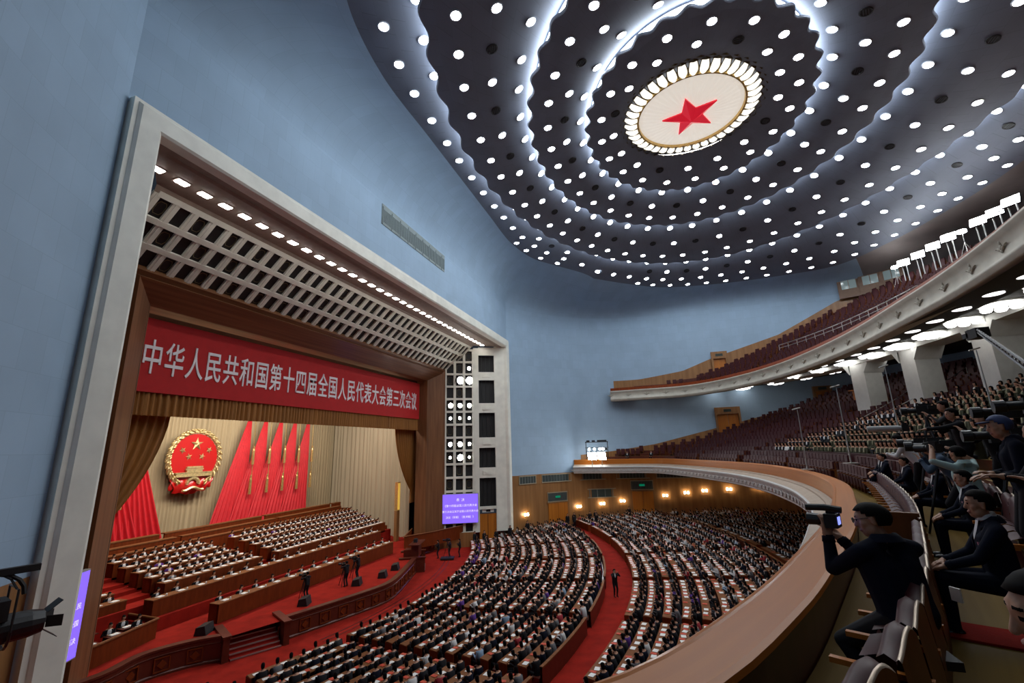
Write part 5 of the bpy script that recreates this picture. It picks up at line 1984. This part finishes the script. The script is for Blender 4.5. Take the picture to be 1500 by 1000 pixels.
# video operator leaning on the rail
op = figure('camera_operator', 'photographer in a dark navy jacket bending over the wooden rail behind a small video camera', (19.66, -26.22, FLOOR0 - .02), rad(116), 'sit', .14, [(.29, .22, 1.24), (.33, .10, 1.20)], (.72, .10), 'navy suit', TROUS, .008, False, hip=.70, feet=[(.1, .16, .09), (.2, -.16, .09)], glasses=True, elbow_out=.02)
op.scale = (1.2, 1.2, 1.05)
camera_prop('video_camera', (19.33, -26.0, 8.31), rad(152), .95, 'small black video camera with a lit blue display held over the wooden rail', .14, False, True)
MB().tube([(-.1, .1, .1), (.02, .1, .115), (.16, .1, .11)], .028, 8).build('top_microphone', BLACK, bpy.data.objects['video_camera'])
tag(MB().tube([(0, 0, 0), (0, 0, .45)], .03, 8).box((0, 0, .48), (.4, .4, .06)).box((0, 0, .02), (.35, .35, .04)).build('stool', BLACK, None, False, (19.66, -26.22, FLOOR0)), 'black stool under the photographer bending over the rail', 'stool')

# photographers on the right
def F(z):
    return z


MINT = mat('mint_shirt', (.42, .58, .56), .8); SUITS['mint'] = MINT
DENIM = mat('denim_blue', (.05, .085, .14), .8); SUITS['denim'] = DENIM
CAPB = mat('blue_cap', (.03, .05, .14), .7)
PHOT = [
    ('photographer', 'photographer in a mint short sleeved shirt seen from behind raising a camera with both arms', (22.62, -21.35, 7.12), rad(118), dict(lean=.08, hands=[(.26, .26, 1.66), (.26, -.22, 1.62)], suit='mint', short_sleeve=True, vox=.012, elbow_out=.9)),
    ('photographer', 'photographer in a white shirt bending down between the tripods', (23.95, -16.8, 7.45), rad(140), dict(lean=.5, hands=[(.6, .15, 1.15), (.6, -.15, 1.15)], suit='white top', vox=.02)),
    ('photographer', 'photographer in a blue cap and dark jacket near the right edge of the photo', (21.68, -24.3, 7.5), rad(160), dict(lean=.1, hands=[(.3, .15, 1.05), (.3, -.15, 1.05)], suit='navy suit', cap=CAPB, vox=.012)),
    ('photographer', 'large photographer in black filling the right edge of the photo', (21.45, -25.15, 7.42), rad(170), dict(lean=.05, hands=[(.45, .2, 1.2), (.4, -.2, 1.2)], suit='black suit', vox=.012)),
    ('photographer', 'photographer in black stretching an arm over the long pale lens', (23.75, -19.2, 7.85), rad(165), dict(lean=.1, hands=[(.6, .2, 1.3), (.35, -.2, 1.45)], suit='black suit', vox=.018)),
    ('photographer', 'photographer in a denim blue shirt crouching between the tripods', (22.95, -20.5, 7.4), rad(150), dict(lean=.5, hands=[(.5, .15, 1.2), (.5, -.15, 1.25)], suit='denim', vox=.018, hip=.8)),
    ('photographer', 'man in black at the right edge with one pale hand stretched out', (21.0, -26.3, 7.42), rad(160), dict(lean=.05, hands=[(.36, .1, 1.22), (.1, -.3, .9)], suit='black suit', vox=.01, curl=.3)),
    ('photographer', 'photographer in black behind a tripod camera between denim shirt and mint shirt', (23.6, -20.4, 7.7), rad(150), dict(lean=.1, hands=[(.4, .15, 1.4), (.4, -.15, 1.4)], suit='black suit', vox=.02)),
    ('photographer', 'photographer in charcoal at the back of the camera platform', (24.4, -17.6, 8.1), rad(160), dict(lean=.1, hands=[(.4, .15, 1.4), (.4, -.15, 1.4)], suit='charcoal suit', vox=.02)),
    ('photographer', 'photographer in black holding a phone overhead at the back of the camera platform', (24.2, -21.0, 8.0), rad(160), dict(lean=.05, hands=[(.35, .15, 1.75), (.35, -.15, 1.4)], suit='black suit', vox=.02)),
]
for n_, lab, loc, rz, kw in PHOT:
    figure(n_, lab, loc, rz, 'stand', trousers=TROUS, collar=False, **kw)
tag(MB().box((0, 0, 0), (2.4, 7.0, .5)).build('camera_platform', BLACK, None, False, (25.2, -18.6, 7.45), rad(-22)), 'dark low platform under the photographers', 'platform')
camera_prop('photo_camera', (22.42, -21.0, 8.80), rad(130), 1.25, 'black camera raised by the photographer in the mint shirt', .22)
camera_prop('photo_camera', (23.0, -18.75, 9.2), rad(165), 1.2, 'black camera with a long pale lens aimed at the stage', .6, True)


def tripod_cam(x, y, z, h, rz, label, s=1.7):
    r = empty('tripod_camera', (x, y, z), rz, label, 'camera')
    for q in range(3):
        MB().tube([(0, 0, h - .1), (.38 * cos(q * 2.1), .38 * sin(q * 2.1), 0)], [.03, .02], 6).build('tripod_leg', BLACKG, r)
    MB().tube([(0, 0, h - .2), (0, 0, h)], .035, 6).tube([(0, .05, h - .05), (-.45, .15, h - .25)], .012, 6).build('pan_head', BLACKG, r)
    b = MB().box((-.05, 0, h + .14), (.42, .14, .22)).box((-.02, 0, h + .28), (.25, .06, .05)).box((-.12, .12, h + .2), (.14, .1, .09))
    b.build('camera_body', BLACK, r)
    b = MB().tube([(.15, 0, h + .14), (.32, 0, h + .14), (.34, 0, h + .14), (.46, 0, h + .14)], [.06, .065, .09, .09], 12)
    b.build('lens', BLACKG, r)
    return r


tripod_cam(22.9, -20.0, 7.23, 1.45, rad(160), 'tripod video camera beside the photographer in denim')
tripod_cam(22.9, -21.9, 7.23, 1.62, rad(165), 'tripod video camera just right of the mint shirt')
tripod_cam(23.5, -18.2, 7.23, 1.5, rad(160), 'tripod video camera behind the bending white shirt')
tripod_cam(23.0, -22.6, 7.5, 1.75, rad(165), 'tripod video camera behind the blue cap')
tripod_cam(23.4, -21.3, 7.23, 2.0, rad(165), 'tallest tripod video camera at the back of the platform')
tripod_cam(24.2, -17.0, 7.8, 1.7, rad(165), 'tripod video camera at the far end of the platform')

# camera crane reaching in from the right
cr_ = empty('camera_crane', (24.6, -20.6, 7.6), 0, 'long thin black camera crane slanting in from the right edge', 'crane')
a, b = Vector((2.95, 7.05, 4.55)), Vector((.1, .5, 2.35))
m_ = MB()
for q in (-.09, .09):
    m_.tube([b + Vector((0, 0, q)), a + Vector((0, 0, q * .5))], .035, 6)
for t in np.linspace(0, 1, 22):
    m_.tube([b.lerp(a, t) + Vector((0, 0, .09)), b.lerp(a, min(1, t + .045)) - Vector((0, 0, .09))], .015, 4)
m_.build('crane_arm', BLACKG, cr_)
MB().box(a + Vector((.1, .2, -.05)), (.35, .5, .3)).box(a + Vector((0, .5, -.05)), (.15, .3, .15)).build('crane_head', BLACK, cr_)
MB().tube([(0, .4, -.2), (.1, .5, 2.35)], .07, 8).box((0, .4, -.1), (.9, .9, .12)).build('crane_post', BLACK, cr_)

# thin microphone masts and handrails on the balcony slope
for i, (x, y, z0, z1) in enumerate(((26.0, -5.9, 7.9, 11.4), (29.0, -3.6, 8.9, 12.5), (31.6, -5.8, 9.5, 12.7), (24.9, -3.2, 7.5, 10.6))):
    m_ = MB().tube([(0, 0, 0), (0, 0, z1 - z0)], [.035, .02], 6).tube([(-.25, 0, z1 - z0), (.15, 0, z1 - z0 + .1)], .04, 6).box((0, 0, .02), (.5, .5, .04))
    tag(m_.build('microphone_mast', METAL, None, False, (x, y, z0)), 'thin grey microphone mast rising from the seats, %s from the far wall side' % ['second', 'third', 'fourth', 'first'][i], 'microphone')
for i, (k0, s, k1, e) in enumerate(((6, 8, 19, 14), (7, 7, 20, 12), (8, 1, 21, 3), (9, 0, 21, 1.5), (9, -8, 20, -10))):
    sA, sB = s_at_y(s), s_at_y(e)
    pts = []
    for t in np.linspace(0, 1, 9):
        k = k0 + (k1 - k0) * t
        x, y, _a = bal_pt(sA + (sB - sA) * t, 1.32 + PITCHB * k - .2)
        pts.append((x, y, bal_floor(1) + RISE * (k - 1) + .98))
    m_ = MB()
    m_.tube(pts, .03, 6)
    for p in pts:
        m_.tube([p, (p[0], p[1], p[2] - 1.0)], .02, 5)
    tag(m_.build('hand_rail', METAL), 'thin metal handrail climbing the balcony slope, %s from the far wall' % ORD[i], 'handrail')

# stage lamp with shutters at the lower left, on the near balcony end
lr = empty('stage_spotlight', (6.1, -24.85, 6.0), rad(75), 'black stage spotlight with open shutters at the lower left edge', 'stage light')
b = MB()
b.tube([(-.55, 0, 0), (-.3, 0, 0), (.1, 0, 0), (.28, 0, 0)], [.22, .26, .24, .20], 16)
b.build('lamp_can', BLACKG, lr)
for q in range(4):
    b = MB().box((.40, 0, .24), (.26, .32 if q % 2 == 0 else .2, .012), 0, ry=-.7)
    for i_, p in enumerate(b.v):
        b.v[i_] = tuple(Matrix.Rotation(q * PI / 2, 3, 'X') @ Vector(p))
    b.build('shutter', BLACK, lr)
b = MB()
b.tube([(-.2, .34 * sin(t), .34 * -cos(t) + .0) for t in np.linspace(-PI * .5, PI * .5, 9)], .025, 6)
b.tube([(-.2, -.34, 0), (-.2, -.34, .7), (-.2, .34, .7), (-.2, .34, 0)], .02, 6)
b.build('yoke', BLACKG, lr)
b = MB()
for t in np.linspace(0, 1.1, 12):
    b.tube([(-.2 - t, -.2, .7 + .2 * sin(t * 20)), (-.2 - t - .1, .2, .95)], .02, 5)
b.tube([(-.2 + .45 * cos(t) - .3, 0, .55 + .42 * sin(t)) for t in np.linspace(0, PI, 10)], .04, 6)
b.box((-.6, 0, .35), (.7, .5, .35)).box((-.5, 0, 1.0), (1.2, .12, .12))
b.build('lamp_bracket', BLACK, lr)

# standing people on the stage and the floor
figure('stage_cameraman', 'stage cameraman in black filming at the front desk, nearer the camera side', (-5.6, -4.2, -.4), rad(170), 'stand', .02, [(.3, .15, 1.5), (.3, -.15, 1.5)], (0, 0), 'black suit', None, .03, False)
figure('stage_cameraman', 'stage cameraman in black filming the presidium from the middle of the stage', (-4.9, -1.1, -.4), rad(170), 'stand', .02, [(.3, .15, 1.5), (.3, -.15, 1.5)], (0, 0), 'black suit', None, .03, False)
figure('stage_cameraman', 'stage cameraman in black standing close behind the second cameraman', (-5.4, .9, -.4), rad(190), 'stand', .02, [(.3, .15, 1.45), (.3, -.15, 1.45)], (0, 0), 'black suit', None, .03, False)
for i, (x, y) in enumerate(((-5.95, -4.1), (-5.25, -1.0), (-5.75, .85))):
    tripod_cam(x, y, -.4, 1.3, rad(175), 'tripod camera before the %s stage cameraman' % ORD[i], 1.2)
figure('walking_man', 'man in a dark suit raising a camera while standing in the red curved aisle', (13.9, 2.4, floor_z(50)), rad(-60), 'stand', .03, [(.25, .12, 1.55), (.25, -.12, 1.5)], (0, 0), 'black suit', None, .025, True)
i = 0
for x, y, rz in ((1.6, 23.2, -50), (5.6, 27.3, -60), (6.3, 28.0, -80), (6.6, 26.5, 150), (8.2, 28.6, -70), (8.8, 29.3, -60), (12.8, 31.2, -80), (9.2, 27.3, -100), (-2.8, 17.6, -20), (-1.9, 18.2, -30), (-.9, 19.3, -40), (.3, 20.6, -40)):
    figure('usher', 'usher in black standing along the far wooden wall, %s from the stage corner' % ORD[[4, 5, 6, 8, 9, 10, 11, 7, 0, 1, 2, 3][i]], (x, y, floor_z(math.hypot(x - CX, y)) if x > 0 else -1.45), rad(rz), 'stand', .02, None, (0, 0), 'black suit', None, .04, False)
    i += 1
for i, (x, y) in enumerate(((-4.6, 12.6), (-3.6, 13.2), (-2.7, 13.6))):
    figure('floor_cameraman', 'cameraman in black round the dolly camera by the far lectern, %s from the stage' % ORD[i], (x, y, -1.5), rad(200), 'stand', .05, [(.3, .15, 1.3), (.3, -.15, 1.3)], (0, 0), 'black suit', None, .04, False)
dl = tripod_cam(-3.5, 12.4, -1.25, 1.4, rad(200), 'dolly camera on the red floor at the far end of the curved camera rails')
MB().box((0, 0, -.12), (1.3, .9, .14)).build('dolly_base', BLACK, dl)
for i, (x, y) in enumerate(((13.0, 30.2), (16.0, 30.6), (18.6, 29.8), (20.2, 28.2), (21.4, 26.6), (22.4, 24.9))):
    k_ = 0
    figure('balcony_usher', 'lone usher in first row of far balcony, %s from the studio panels' % ORD[i], (x + .2, y + .8, FLOOR0), bal_xy(x, y), 'sit', .0, None, (0, 0), 'black suit', None, .04, True)
